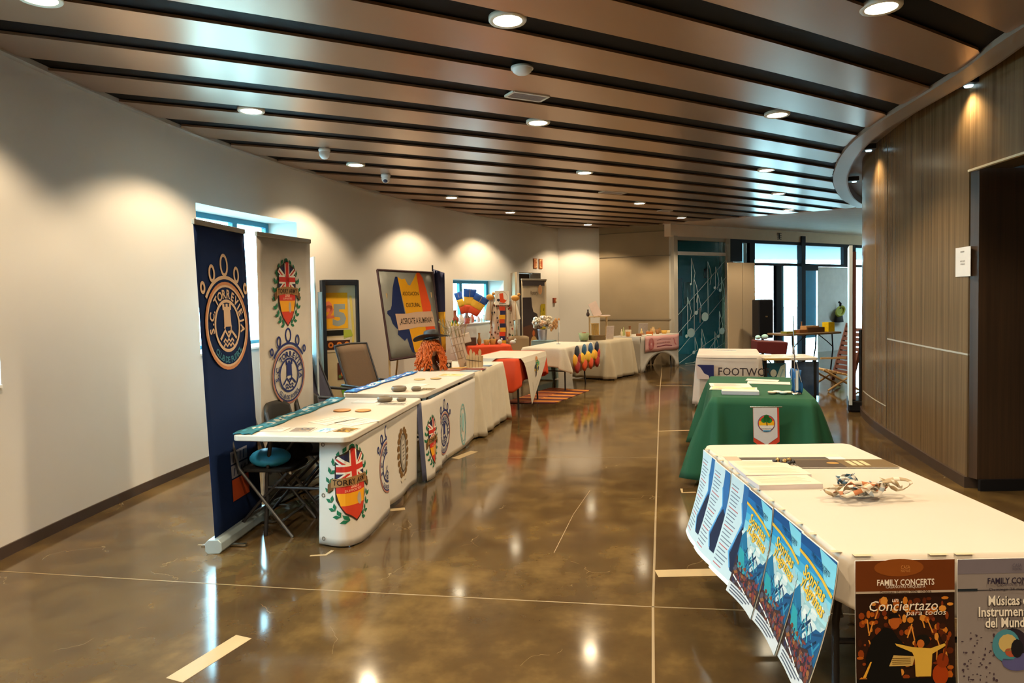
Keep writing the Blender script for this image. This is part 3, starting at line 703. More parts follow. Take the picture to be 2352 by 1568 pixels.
def drape(name, label, cat, NR, ang, L, Wd, z, bot, m, flare=.05, wave=.018, nw=26, seed=1, over=.012, group=None, topmat=None, open_=None):
    """cloth over a table: bot = bottom heights of the four sides (far, left, near, right)"""
    c, rz, l, w = table_frame(NR, ang, L, Wd); rnd = random.Random(seed)
    P0 = rrect(Wd+over*2, L+over*2, .05, 6); P = []
    for i in range(len(P0)):
        a, b = Vector(P0[i]), Vector(P0[(i+1) % len(P0)]); n = max(1, int((b-a).length/.035))
        for j in range(n): P.append(a.lerp(b, j/n))
    n = len(P); rows = 12; mb = MB(); vs = []; ph = [rnd.uniform(0, 6) for _ in range(4)]
    info = []
    for i, p in enumerate(P):
        t = (P[(i+1) % n]-P[i-1]).normalized(); nn = Vector((t.y, -t.x)); a = math.degrees(math.atan2(nn.y, nn.x)) % 360
        # blend the side bottoms round the corners
        side = {0: 3, 1: 0, 2: 1, 3: 2}[int(((a+45) % 360)//90)]; cornerness = 1-abs(((a+45) % 90)-45)/45 if min(a % 90, 90-a % 90) > .5 else 0
        zb = bot[side]; info.append((nn, zb, cornerness))
    cum = 0
    for i, p in enumerate(P):
        cum += .035; nn, zb, cn = info[i]
        zb2 = sum(info[(i+k) % n][1] for k in range(-4, 5))/9
        wv = (math.sin(cum*nw+ph[0])*.6 + math.sin(cum*nw*.53+ph[1])*.5 + math.sin(cum*nw*1.7+ph[2])*.25)
        for r in range(rows+1):
            q = r/rows; zz = z+.004 - (z-zb2)*q + (.012*math.sin(cum*9+ph[3])*q if zb2 > .03 else 0)
            off = flare*q**.8*(1+1.2*cn) + wave*wv*min(1, q*1.6)
            if r == 0: off = -.004
            vs.append(Vector((p.x+nn.x*off, p.y+nn.y*off, max(.006, zz) if r else z+.006)))
    fs = []
    for i in range(n):
        if open_ and open_(P[i]): continue
        for r in range(rows): a = i*(rows+1)+r; b = ((i+1) % n)*(rows+1)+r; fs.append((a, a+1, b+1, b))
    mb.add(vs, fs, 0, True)
    mb.add([vs[i*(rows+1)] for i in range(n)], [tuple(range(n))], 1 if topmat else 0)
    o = mb.build(name, [m, topmat] if topmat else m, solid=.003)
    o.location = (c.x, c.y, 0); o.rotation_euler = (0, 0, rz); tag(o, label, cat, group); return o

class Sheet:            # a hanging sheet along a plan path (left to right as seen from outside)
    def __init__(s, path, z1, z0, bulge=lambda a, q: 0):
        s.p = [Vector(p) for p in path]; s.c = [0]; s.z1 = z1; s.z0 = z0; s.b = bulge
        for i in range(1, len(s.p)): s.c.append(s.c[-1]+(s.p[i]-s.p[i-1]).length)
        s.L = s.c[-1]
    def xy(s, a):
        a = min(max(a, -.02), s.L+.02); i = 0
        while i < len(s.c)-2 and a > s.c[i+1]: i += 1
        q = (a-s.c[i])/(s.c[i+1]-s.c[i]); p = s.p[i].lerp(s.p[i+1], q) if 0 <= q <= 1 else s.p[i]+(s.p[i+1]-s.p[i])*q
        def vn(k):
            t = (s.p[min(k+1, len(s.p)-1)]-s.p[max(k-1, 0)]).normalized(); return Vector((t.y, -t.x))
        return p, vn(i).lerp(vn(i+1), min(1, max(0, q))).normalized()
    def P(s, a, z):
        p, n = s.xy(a)
        zz0 = s.z0(a) if callable(s.z0) else s.z0; q = (s.z1-z)/(s.z1-zz0); o = s.b(a, q)
        return Vector((p.x+n.x*o, p.y+n.y*o, z))
    def mb(s, nu=40, nv=12, a0=0, a1=None):
        a1 = s.L if a1 is None else a1
        def f(u, v):
            a = a0+(a1-a0)*u; z0 = s.z0(a) if callable(s.z0) else s.z0; return s.P(a, z0+(s.z1-z0)*v)
        return MB().grid(f, nu, nv)
    def at_px(s, px):
        u = (px-1176)/F; best = min(((abs(s.xy(s.L*i/400)[0].x/s.xy(s.L*i/400)[0].y-u), s.L*i/400) for i in range(401))); return best[1]

# ================================================================== LEFT ROW
T1 = ((-1.04, 4.25), 8.5, 1.66, .80); T2 = ((-.78, 5.94), 11.5, 1.80, .78); T3 = ((-.42, 7.74), 13.3, 1.26, .78)
folding_table('folding_table', 'cream topped folding table nearest the viewer in the left row, beside the blue banner', *T1)
folding_table('folding_table', 'cream topped folding table, second in the left row, between the other two', *T2, z=.765)
folding_table('folding_table', 'folding table wholly covered by a plain cream cloth in the left row', *T3, z=.745)
drape('tablecloth', 'plain cream tablecloth reaching the floor, at the far end of the left row', 'tablecloth', *T3, .75, (.02, .3, .02, .02), mat('cream_cloth', (.60, .53, .41), .85), .05, .014, 20)
# printed sheets hung from the first two tables
def hang(path, z1, z0, bulge, label, prints, seed=0, nu=40, m=M_VINYL, a0=0, a1=None, clip=None, eyelets=()):
    sh = Sheet(path, z1, z0, bulge); a1 = sh.L if a1 is None else a1
    b = sh.mb(90, 14, a0, a1); c, _ = sh.xy((a0+a1)/2)
    o = put(b, 'hanging_banner', m, (c.x, c.y, z1), solid=.002); tag(o, label, 'banner', 'printed sheets hung from the left tables')
    for nm, fnp, px, z, k in prints:
        d = Dec(); fnp(d, sh.at_px(px) if px > 50 else px, z, k)
        if clip: d.p = [([*vs], [f for f in fs if max(vs[i][0] for i in f) < a1-.004 and min(vs[i][0] for i in f) > a0+.004], c_, L_) for vs, fs, c_, L_ in d.p]
        d.build(nm, sh.P, o, world=True, cut=.012, base=.0022, eps=.0006)
    if eyelets:
        e = Dec()
        for x, z in eyelets: e.ring(x, z, .014, .014, .006, '#6a6258', 2, n=14)
        e.build('eyelets', sh.P, o, world=True)
    return o
navy, rim, lowt = '#26306a', '#b07a68', '#5a5f80'
clubw = lambda d, x, y, k: club(d, x, y, k, navy, rim, lowt)
PA = cat_path([(-1.275, 4.425), (-1.13, 4.375), (-1.07, 4.41), (-1.03, 4.54), (-.92, 5.20), (-.80, 5.88)], .02)
ss = Sheet(PA, .70, .01); cA = ss.at_px(882); cB = ss.at_px(957)
hang(PA, .70, .012, lambda a, q: .015*math.sin(a*5)*q + .03*q, 'white sheet with a shield crest and half a round badge on the first table',
     [('shield_print', army, 800, .40, .25), ('club_print', clubw, cA-.012, .36, .19)], a0=0, a1=cA, clip=True, eyelets=((.03, .66), (.035, .33), (.04, .05)))
hang(PA, .695, lambda a: .05-.03*(a-cA), lambda a, q: -.012+.02*math.sin((a-cA)*7)*q, 'white sheet with a brown leaf crest beside the half badge sheet', [('leaf_print', oak, 921, .37, .20)], a0=cA-.05, a1=cB)
PB = [(-.82, 5.90), (-.75, 6.02), (-.62, 6.72), (-.42, 7.68)]
sb = Sheet(PB, .72, .01); cC = sb.at_px(1003)
hang(PB, .71, lambda a: .015+.02*a, lambda a, q: .06*q*math.cos(a*5)**2+.01, 'white sheet with a shield crest hung from the second table', [('shield_print', army, 984, .33, .225)], a0=0, a1=cC, clip=True)
hang(PB, .70, .02, lambda a, q: -.012+.012*math.sin(a*6)*q, 'white sheet with a full round badge and a teal badge on the second table',
     [('club_print', clubw, 1019, .30, .205), ('badge_print', teal_badge, 1060, .27, .22)], a0=cC-.03, a1=sb.L, eyelets=((cC+.3, .06), (sb.L-.06, .06)))
fb = Sheet([(-.835, 5.80), (-.80, 5.92)], .70, .03, lambda a, q: .05*q)
tag(put(fb.mb(8, 8), 'hanging_banner', mat('dark_gap_shade', (.06, .065, .12), .6), (-.82, 5.75, .7), solid=.003), 'narrow dark sheet standing in for the shaded gap between the first two tables', 'banner')  # dark colour puts in the shade of the gap between the sheets

def roll_up(name, label, p0, p1, z, m, base=M_CHROME, lean=0, bw=.11, cat='roll-up banner'):
    p0, p1 = Vector(p0), Vector(p1); c = (p0+p1)/2; d = p1-p0; w = d.length; a = math.atan2(d.y, d.x)
    t = thing(name, label, cat, (c.x, c.y, 0), a); t.rotation_euler = (-lean, 0, a)
    MB().grid(lambda u, v: (-w/2+w*u, .006*math.sin(u*9)*(1-v)*v*4, .06+(z-.09)*v), 10, 14).build('banner_sheet', m, t, solid=.002)
    MB().box((0, 0, z-.015), (w+.01, .022, .035)).build('top_bar', mat('bar_tan', (.34, .29, .22), .5), t, bevel=.004)
    b = MB(); b.add([], []); pr_ = [(y*bw/2, .045+zz*.045) for y, zz in ((-1, -.6), (-.7, -1), (.7, -1), (1, -.6), (1, .5), (.6, 1), (-.6, 1), (-1, .5))]
    vs = [Vector((s*(w/2+.03), y, zz)) for s in (-1, 1) for y, zz in pr_]; b.add(vs, [tuple(range(8))[::-1], tuple(range(8, 16))]+[(i, (i+1) % 8, 8+(i+1) % 8, 8+i) for i in range(8)])
    b.build('base', base, t, bevel=.004)
    MB().tube([(0, .035, .05), (0, .025, z-.03)], .008).build('pole', M_STEEL, t)
    for s in (-1, 1): MB().box((s*w*.34, 0, .008), (.03, .30, .012)).build('foot', M_CHROME, t)
    return t, w
bp, w = roll_up('roll_up_banner', 'tall navy blue roll-up banner with a pale round badge, left of the tables', (-1.92, 4.30), (-1.87, 4.98), 2.13, M_NAVY, mat('pale_blue_metal', (.55, .68, .74), .3, metal=.5), lean=R(2.2))
CR = '#d9b898'
d = Dec(); club(d, 0, 1.44, .30, CR, '#c98a60', '#3f7f96'); d.build('club_print', lambda x, y: (x*.98, -.004+.006*math.sin((x/w+.5)*9)*0, y), bp)
d = Dec(); d.rect(-.09, .50, .15, .585, '#8a8a98', 1); d.rect(-.09, .405, .15, .49, '#8a8a98', 1); d.rect(-.09, .25, .15, .395, '#c05028', 1)
for i in range(4): d.line([(-.06+.05*i, .51), (-.05+.05*i, .57)], .012, '#223058', 2); d.line([(-.06+.05*i, .42), (-.04+.05*i, .47)], .012, '#223058', 2)
d.build('sponsor_panels', lambda x, y: (x, -.006, y), bp)
bw_, w = roll_up('roll_up_banner', 'tall white roll-up banner with a shield crest above a round badge', (-1.925, 5.16), (-1.74, 5.90), 2.13, mat('white_banner_fabric', (.60, .54, .46), .6))
d = Dec(); army(d, .0, 1.66, .275); clubw(d, .0, 1.0, .235)
d.build('crest_prints', lambda x, y: (x, -.006, y), bw_)
for q0, q1, lb in (((-2.04, 6.75), (-2.30, 7.15), 'white upright board seen nearly edge-on, nearer of the pair beside the display case'), ((-2.02, 7.02), (-2.27, 7.42), 'white upright board seen nearly edge-on, farther of the pair beside the display case')):
    q0, q1 = Vector(q0), Vector(q1); c = (q0+q1)/2; t = thing('display_board', lb, 'board', (c.x, c.y, 0), math.atan2(q1.y-q0.y, q1.x-q0.x), 'white boards seen edge-on')
    MB().box((0, 0, 1.04), ((q1-q0).length, .018, 2.02), rot=Matrix.Rotation(R(1.5), 3, 'Y')).build('board', mat('pale_board', (.68, .76, .78), .5), t)
    MB().box((.0, 0, .015), (.3, .26, .03)).build('foot', M_STEEL, t)

# folding chairs behind the first table
def folding_chair(label, loc, rz, blue=False):
    t = thing('folding_chair', label, 'chair', (*loc, 0), rz, 'dark folding chairs behind the first table')
    MB().prism([(x, y) for x, y in rrect(.38, .38, .10)], .435, .46).build('seat', M_BLKFAB, t, bevel=.008)
    MB().grid(lambda u, v: (-.21-.05*(1-(2*u-1)**2)-.03*v, -.19+.38*u, .60+(.22-.06*(2*u-1)**4)*v), 14, 6).build('backrest', mat('olive_black_pad', (.03, .026, .02), .6), t, solid=.022)
    for s in (-1, 1):
        MB().tube([(-.25, s*.185, .76), (-.17, s*.195, .46), (.20, s*.20, .0)], .011).build('leg', M_STEEL, t)
        MB().tube([(.16, s*.17, .43), (-.02, s*.175, .25), (-.24, s*.18, .0)], .011).build('leg', M_DSTEEL, t)
    MB().tube([(.12, -.197, .10), (.12, .197, .10)], .009).build('stretcher', M_STEEL, t); MB().tube([(-.16, -.18, .10), (-.16, .18, .10)], .009).build('stretcher', M_STEEL, t)
    MB().tube([(.19, -.19, .435), (.21, 0, .435), (.19, .19, .435)], .010).build('seat_rail', M_CHROME, t)
    return t
folding_chair('dark folding chair behind the first table, nearest the blue banner', (-1.69, 4.78), R(-6))
folding_chair('dark folding chair behind the first table, middle of the three', (-1.60, 5.27), R(-8))
folding_chair('dark folding chair behind the first table, farthest of the three', (-1.52, 5.74), R(-10))
b = MB(); b.ball((-1.70, 4.70, .515), (.28, .24, .13), n=20, m=12)
t = put(b, 'helmet', mat('sky_blue_shell', (.04, .42, .85), .35), (-1.70, 4.70, .46)); tag(t, 'bright blue rounded helmet lying on the nearest folding chair', 'helmet')
b = MB(); b.grid(lambda u, v: (-1.80+.30*u+.03*math.sin(v*9), 4.84+.05*math.sin(u*7+v*4)+.10*v, .47+.20*math.sin(PI*v*.9)*(1-.5*u)+.02*math.sin(u*20)), 16, 16)
tag(put(b, 'jacket', M_BLKFAB, (-1.65, 4.9, .46), solid=.02), 'black jacket heaped on the nearest folding chair under the table', 'jacket')

# things lying on the first two tables
ta = R(8.5); l1 = Vector((math.sin(ta), math.cos(ta))); w1 = Vector((-math.cos(ta), math.sin(ta)))
def on1(a, b): p = Vector(T1[0])+l1*a+w1*b; return p
def on2(a, b): q = R(11.5); p = Vector(T2[0])+Vector((math.sin(q), math.cos(q)))*a+Vector((-math.cos(q), math.sin(q)))*b; return p
def ribbon(on, a0, a1, b, w, z, name, label, cols, cat='scarf'):
    mb = MB(); rnd = random.Random(len(label)); n = 40; vs = []; fs = []; ms = []
    for i in range(n+1):
        for j in range(7):
            a = a0+(a1-a0)*i/n; q = on(a+.01*math.sin(j*2), b+w*(j/6-.5)+.012*math.sin(i*.5)); vs.append(Vector((q.x, q.y, z+.004+.006*abs(math.sin(i*.9+j)))))
    o = MB(); 
    for i in range(n):
        for j in range(6):
            k = i*7+j; c = 0 if j in (0, 5) else (1 if rnd.random() < .42 and 3 < i < n-3 else (2 if rnd.random() < .3 else 0)); o.f.append((k, k+7, k+8, k+1)); o.m.append(c); o.sm.append(True)
    o.v = vs; c = vs[len(vs)//2]
    x = put(o, name, cols, c, solid=.006); tag(x, label, cat); return x
ribbon(on1, .02, 1.60, .73, .13, .742, 'scarf', 'teal fringed scarf with pale lettering along the left edge of the first table', [mat('teal_wool', (.02, .16, .22), .9), mat('pale_wool', (.55, .60, .55), .9), mat('sky_wool', (.05, .32, .48), .9)])
ribbon(on2, .03, 1.70, .71, .12, .767, 'scarf', 'royal blue and white scarf along the left edge of the second table', [mat('royal_wool', (.02, .10, .35), .9), mat('white_wool', (.62, .64, .66), .9), mat('cyan_wool', (.05, .35, .62), .9)])
def disc_thing(on, a, b, z, r, h, name, label, m, cat, group=None, hole=False):
    p = on(a, b); o = MB().lathe([(.0001, 0), (r*.7, 0), (r, h*.6), (r*.97, h), (r*.6, h*.7), (.0001, h*.6)], (p.x, p.y, z), 28); x = put(o, name, m, (p.x, p.y, z)); return tag(x, label, cat, group)
TERR = mat('terracotta_glaze', (.55, .26, .07), .5)
disc_thing(on1, .96, .44, .741, .068, .008, 'coaster', 'orange brown disc on the first table, left of the pair', TERR, 'coaster', 'flat orange discs on the tables')
disc_thing(on1, .96, .27, .741, .062, .008, 'coaster', 'orange brown disc on the first table, right of the pair', TERR, 'coaster', 'flat orange discs on the tables')
disc_thing(on2, 1.02, .40, .766, .06, .008, 'coaster', 'tan disc on the second table, left of the pair', mat('tan_disc', (.55, .38, .16), .5), 'coaster', 'flat tan discs on the second table')
disc_thing(on2, 1.10, .25, .766, .06, .008, 'coaster', 'tan disc on the second table, right of the pair', MC['tan_disc'], 'coaster', 'flat tan discs on the second table')
STONE = mat('grey_stone', (.16, .13, .09), .5, vary=.2, scale=30)
def bowl(p, z, r, h, label):
    o = MB().lathe([(.0001, 0), (r*.75, 0), (r, h*.35), (r, h*.7), (r*.86, h), (r*.78, h), (r*.8, h*.6), (.0001, h*.4)], (p.x, p.y, z), 26); x = put(o, 'ashtray', STONE, (p.x, p.y, z)); tag(x, label, 'ashtray', 'grey stone ashtrays')
bowl(on2(.17, .30), .766, .070, .045, 'larger grey stone ashtray at the near end of the second table')
bowl(on2(.20, .145), .766, .045, .038, 'smaller grey stone ashtray at the near end of the second table')
bowl(on1(1.44, .26), .741, .065, .042, 'larger grey stone ashtray at the far end of the first table')
bowl(on1(1.47, .125), .741, .040, .03, 'smaller grey stone ashtray at the far end of the first table')
def sheet_on(c, z, w, l, rz, label, name='paper_sheet', m=M_PAPER, cat='paper', h=.0025, group=None, deco=None, parent_dec='print'):
    t = MB().box((0, 0, h/2), (w, l, h)).build(name, m); t.location = (c.x, c.y, z); t.rotation_euler = (0, 0, rz); tag(t, label, cat, group)
    if deco:
        d = Dec(); deco(d, w, l); d.build(parent_dec, lambda x, y: (x, y, h), t, base=.0004, eps=.0004)
    return t
def lines(col='#6a645c', n=7, head=None):
    def f(d, w, l):
        for i in range(n):
            y = l*(.36-.72*i/(n-1)); d.line([(-w*.4, y), (w*(.15+.25*((i*7) % 3)/2), y)], l*.022, col, 1)
        if head: d.rect(-w*.42, l*.38, w*.42, l*.46, head, 1)
    return f
def photo(cols, seed):
    def f(d, w, l):
        r = random.Random(seed)
        d.rect(-w*.46, -l*.46, w*.46, l*.46, cols[0], 1)
        for i in range(14): x, y = r.uniform(-.36, .36)*w, r.uniform(-.36, .36)*l; d.disc(x, y, r.uniform(.03, .10)*w, r.uniform(.03, .10)*l, cols[1+i % (len(cols)-1)], 2+i % 3, 9)
    return f
A1 = -R(8.5)
sheet_on(on1(.20, .60), .741, .17, .13, A1, 'printed leaflet nearest the blue scarf at the front of the first table', 'leaflet', deco=lines('#5a4634', 5))
sheet_on(on1(.19, .40), .741, .15, .15, A1+.1, 'grey photo leaflet at the near end of the first table', 'leaflet', deco=photo(['#8a8078', '#4a5a70', '#b09a80'], 2))
sheet_on(on1(.19, .235), .741, .10, .13, A1-.2, 'bright blue and white packet at the near end of the first table', 'leaflet', deco=photo(['#a8d4e4', '#3a90c0', '#f0f4f4'], 3))
sheet_on(on1(.20, .10), .741, .13, .16, A1-.1, 'brown and yellow leaflet at the near right corner of the first table', 'leaflet', deco=photo(['#8a6a3a', '#d8a838', '#3a3026'], 4))
sheet_on(on1(.55, .33), .741, .21, .297, A1-.5, 'white printed page in the middle of the first table', deco=lines('#8a8070', 6))
sheet_on(on1(.50, .14), .741, .21, .25, A1-.55, 'white printed page near the right edge of the first table', deco=lines('#8a8070', 5))
sheet_on(on1(1.42, .42), .741, .20, .14, A1, 'white card left of the ashtrays on the first table', deco=lines('#6a645c', 4))
sheet_on(on1(1.30, .15), .741, .24, .10, A1, 'grey printed card in front of the ashtrays on the first table', deco=photo(['#8c867c', '#4c4640', '#b8b0a0'], 6))
sheet_on(on2(.30, .07), .766, .14, .16, -R(11.5), 'brown printed card beside the small ashtray on the second table', deco=photo(['#7a6a50', '#3c3428', '#a89878'], 7))
sheet_on(on2(1.45, .18), .766, .28, .22, -R(11.5), 'cream printed sheet at the far end of the second table', deco=photo(['#d8c088', '#c89a40', '#e8dcc0'], 8))
sheet_on(on2(.55, .30), .766, .21, .28, -R(20), 'white printed page on the second table behind the ashtrays', deco=lines('#9a968c', 6))

# third table: wig bust with hat, cross, picket planter, booklets
def on3(a, b): q = R(13.3); p = Vector(T3[0])+Vector((math.sin(q), math.cos(q)))*a+Vector((-math.cos(q), math.sin(q)))*b; return p
for i, (a, b, w, l, col, lb) in enumerate(((.18, .30, .21, .15, '#b06a4a', 'brick red booklet nearest the wig on the cream cloth'), (.30, .12, .28, .15, '#7a3028', 'dark red booklet at the near edge of the cream cloth'), (.42, .34, .20, .14, '#d0a050', 'ochre booklet in the middle of the cream cloth'),
        (.52, .14, .25, .15, '#c8b8a0', 'beige booklet by the right edge of the cream cloth'), (.68, .12, .22, .13, '#4a6a90', 'blue booklet by the right edge of the cream cloth'), (.84, .14, .24, .14, '#d8d0c4', 'white booklet at the far end of the cream cloth'), (.10, .10, .20, .14, '#8a9aa8', 'grey blue booklet at the near corner of the cream cloth'))):
    sheet_on(on3(a, b), .757, w, l, -R(13)+.2*(i % 3-1), lb, 'booklet', mat('cover_'+col[1:], col, .5), 'booklet', .006, 'booklets on the cream cloth', deco=lines('#e8dcc8', 4))
# mannequin head with long curly ginger wig, leaning forward
p = on3(.16, .60); z = .757
t = thing('wig_head', 'mannequin head with a long curly ginger wig on the far table of the left row', 'mannequin head', (p.x, p.y, z), R(-60))
MB().lathe([(.09, 0), (.095, .02), (.07, .05), (.05, .09), (.048, .14), (.06, .17)], n=20).build('neck_stand', mat('dark_wax', (.10, .05, .03), .5), t)
MB().ball((.01, 0, .26), (.17, .15, .22), n=20, m=14).build('head', mat('mannequin_skin', (.45, .24, .15), .5), t)
h = MB(); rnd = random.Random(4)
HAIR = mat('ginger_hair', (.58, .115, .012), .75, vary=.5, scale=40, bump=.4)
for s in range(300):
    a = rnd.uniform(0, 2*PI); top = .36-.02*rnd.random(); r0 = .03+.05*rnd.random(); L = rnd.uniform(.22, .36)
    if abs((a % (2*PI))-0) < .35 or abs(a-2*PI) < .35: L *= .35
    pts = []
    for k in range(9):
        q = k/8; rr = r0+(.115+.03*rnd.random()-r0)*min(1, q*2.2); wv = .018*math.sin(k*2.6+s)+.035*q*q; pts.append(((rr+wv)*math.cos(a+.12*math.sin(k+s)), (rr+wv)*1.02*math.sin(a+.12*math.sin(k+s)), max(.005, top-L*q)))
    h.tube(pts, [.007+.004*math.sin(k*1.7+s) for k in range(9)], 5)
h.build('wig', HAIR, t)
hat = thing('cowboy_hat', 'black wide brimmed felt hat on the ginger wig', 'hat', (p.x+.01, p.y, z+.36), R(-20))
hat.rotation_euler = (R(-6), R(-9), R(-20))
FELT = mat('black_felt', (.010, .011, .014), .55)
b = MB(); b.grid(lambda u, v: ((.085+.125*v)*math.cos(2*PI*u)*1.08, (.075+.105*v)*math.sin(2*PI*u), .02+.045*v*abs(math.sin(2*PI*u))**1.5-.012*v), 36, 6); b.build('brim', FELT, hat, solid=.006)
b = MB(); b.lathe([(.094, .01), (.092, .06), (.083, .105), (.06, .118), (.025, .098), (.0001, .092)], n=30, sx=1.02, sy=.86); b.build('crown', FELT, hat)
MB().lathe([(.0955, .018), (.0955, .038), (.093, .04)], n=30, sx=1.02, sy=.87).build('hatband', mat('dark_band', (.03, .03, .04), .3), hat)
# cross made of lettered paper with dry twigs
p = on3(.52, .36)
t = thing('paper_cross', 'pale paper covered cross leaning on the table, with dry twigs', 'decoration', (p.x, p.y, .757), R(10))
b = MB(); rot = Matrix.Rotation(R(-14), 3, 'Y')
b.box((0, 0, .26), (.14, .03, .52), rot=rot); b.box((.02, 0, .34), (.24, .028, .12), rot=rot); b.build('cross', mat('old_paper', (.60, .47, .36), .8), t, bevel=.01)
b = MB()
for i in range(5): b.box((-.1+.0+.04*i, -.017, .30+.0*i), (.004, .004, .42), rot=rot)
for i in range(5): b.box((-.03, -.017, .10+.09*i), (.16, .004, .004), rot=rot)
b.build('seam_lines', mat('paper_seam', (.32, .22, .15), .8), t)
b = MB(); rnd = random.Random(9)
for i in range(26):
    x0 = rnd.uniform(-.12, .12); y0 = rnd.uniform(-.03, .05); pts = [(x0-.06, y0, .38), (x0+rnd.uniform(-.05, .05)-.07, y0, .47), (x0*1.5-.08, y0+rnd.uniform(-.05, .05), .50+rnd.uniform(0, .10))]
    b.tube(pts, .004, 5)
b.build('dry_twigs', mat('dry_plant', (.30, .22, .09), .8), t)
b = MB()
for i in range(7): b.ball((-.09+.012*i, -.02, .53+.03*(i % 3)), (.022, .02, .05), mi=i % 3)
b.build('flower_sprig', [mat('sprig_yellow', (.6, .4, .03), .6), mat('sprig_green', (.05, .15, .03), .6), mat('sprig_red', (.35, .05, .02), .6)], t)
p = on3(.50, .16)
t = thing('picket_planter', 'small wooden planter of pencil shaped slats on the cream cloth', 'planter', (p.x, p.y, .757), R(-13))
for i in range(5):
    x = -.075+.038*i; hh = .17+.03*((i*2) % 3)
    q = MB(); pts = [(x-.017, 0), (x+.017, 0), (x+.017, hh-.03), (x, hh), (x-.017, hh-.03)]
    vs = [Vector((a, y, zz)) for y in (-.05, -.035) for a, zz in pts]; q.add(vs, [(0, 1, 2, 3, 4), (9, 8, 7, 6, 5)]+[(i_, 5+i_, 5+(i_+1) % 5, (i_+1) % 5) for i_ in range(5)])
    q.build('slat', M_WOODL, t)
MB().box((0, .02, .07), (.17, .11, .14)).build('box', M_WOODL, t); MB().tube([(-.10, -.055, .10), (.10, -.055, .08)], .003).build('wire', M_BLACK, t)
p = on3(.36, .48)
t = thing('photo_card', 'small folded card with a black and white cow picture beside the wig', 'card', (p.x, p.y, .757), R(0))
MB().box((0, 0, .05), (.14, .004, .10), rot=Matrix.Rotation(R(-12), 3, 'X')).build('card', M_PAPER, t); d = Dec(); d.rect(.0, .01, .06, .07, '#2a2826', 1); d.disc(.03, .04, .015, .02, '#e8e4dc', 2); d.rect(-.065, .005, -.02, .05, '#c86a38', 1)
d.build('picture', lambda x, y: (x, -.004+(y-.05)*.21, y), t)

# brown textile recliner and dark armchair behind the second table
def recliner(label, loc, rz, cloth, h=1.08):
    t = thing('garden_chair', label, 'chair', (*loc, 0), rz, 'textile garden chairs behind the left row')
    MB().grid(lambda u, v: (-.22-.24*v, -.25+.50*u, .42+(h-.42)*v+.008*math.sin(PI*u)), 6, 8).build('backrest', cloth, t, solid=.012)
    MB().grid(lambda u, v: (-.22+.46*v, -.25+.50*u, .42-.01*math.sin(PI*v)), 6, 6).build('seat', cloth, t, solid=.012)
    for s in (-1, 1):
        MB().tube([(-.47, s*.27, h+.01), (-.22, s*.27, .42), (-.02, s*.27, .20), (.12, s*.27, 0)], .012).build('leg', M_DSTEEL, t)
        MB().tube([(.25, s*.27, .42), (.25, s*.28, .40), (-.30, s*.28, 0)], .012).build('leg', M_DSTEEL, t)
        b = MB(); b.tube([(-.34, s*.31, .66), (.24, s*.31, .63)], .016); b.tube([(.18, s*.30, .63), (.22, s*.28, .42)], .010); b.build('armrest', mat('black_plastic', (.02, .018, .018), .4), t)
    MB().tube([(-.47, -.27, h+.01), (-.48, 0, h+.02), (-.47, .27, h+.01)], .012).build('top_rail', M_DSTEEL, t)
BROWNT = mat('brown_textile', (.115, .070, .038), .8, vary=.15, scale=80)
recliner('high backed brown textile garden chair between the display case and the map banner', (-1.45, 7.62), R(-28), BROWNT, 1.08)
recliner('dark blue textile garden chair in front of the display case', (-1.72, 6.95), R(-12), mat('slate_textile', (.035, .035, .065), .8), 1.02)

# display case with pictures
t = thing('display_case', 'tall narrow black framed display case with a yellow poster and pictures', 'display case', (-2.20, 8.72, 0), R(30))
w_, hh = .44, 1.86
b = MB(); b.box((-w_/2, 0, hh/2), (.045, .13, hh)); b.box((w_/2, 0, hh/2), (.03, .10, hh)); b.box((0, 0, hh-.03), (w_, .10, .07)); b.box((0, 0, .04), (w_, .10, .08)); b.build('frame', M_BLACK, t, bevel=.004)
MB().box((0, .03, hh/2), (w_, .012, hh-.05)).build('back_panel', mat('pale_tan_board', (.50, .38, .22), .7), t)
MB().box((-w_/2-.035, .01, hh/2-.05), (.02, .15, hh-.2)).build('side_edge', mat('bluish_metal', (.30, .42, .45), .3, metal=.5), t)
d = Dec(); d.rect(-.20, 1.24, .10, 1.70, '#d8981c', 2); d.text('2', -.13, 1.46, .16, '#c86848', 3, .04); d.text('5', -.01, 1.42, .26, '#8a8a80', 3, .05)
d.disc(-.15, 1.52, .05, .07, '#d0704c', 3); d.rect(-.20, 1.15, .04, 1.22, '#14120e', 2)
d.poly([(.04, 1.22), (.14, 1.22), (.16, 1.14), (.04, 1.10)], '#9a9a30', 2); d.line([(.14, 1.66), (.17, 1.2), (.15, .9)], .03, '#c8a850', 1)
d.rect(-.19, .94, .12, 1.12, '#c8b498', 2); d.rect(-.18, .97, .12, 1.09, '#3a1c14', 3)
for x in (-.13, -.02, .08): d.disc(x, 1.03, .035, .038, '#c87028', 4); d.disc(x, 1.03, .014, .015, '#3a1a10', 5)
d.rect(-.05, .58, .13, .80, '#4a2016', 3)
for i in range(6): d.disc(-.02+.03*i, .62+.03*(i % 3), .02, .026, '#b85a20' if i % 2 else '#5a7038', 4)
d.poly([(-.02, .50), (.14, .56), (.12, .36), (.02, .34)], '#6a9a28', 2); d.rect(-.20, .1, .18, .33, '#141210', 2)
d.build('pictures', lambda x, y: (x, .023, y), t)

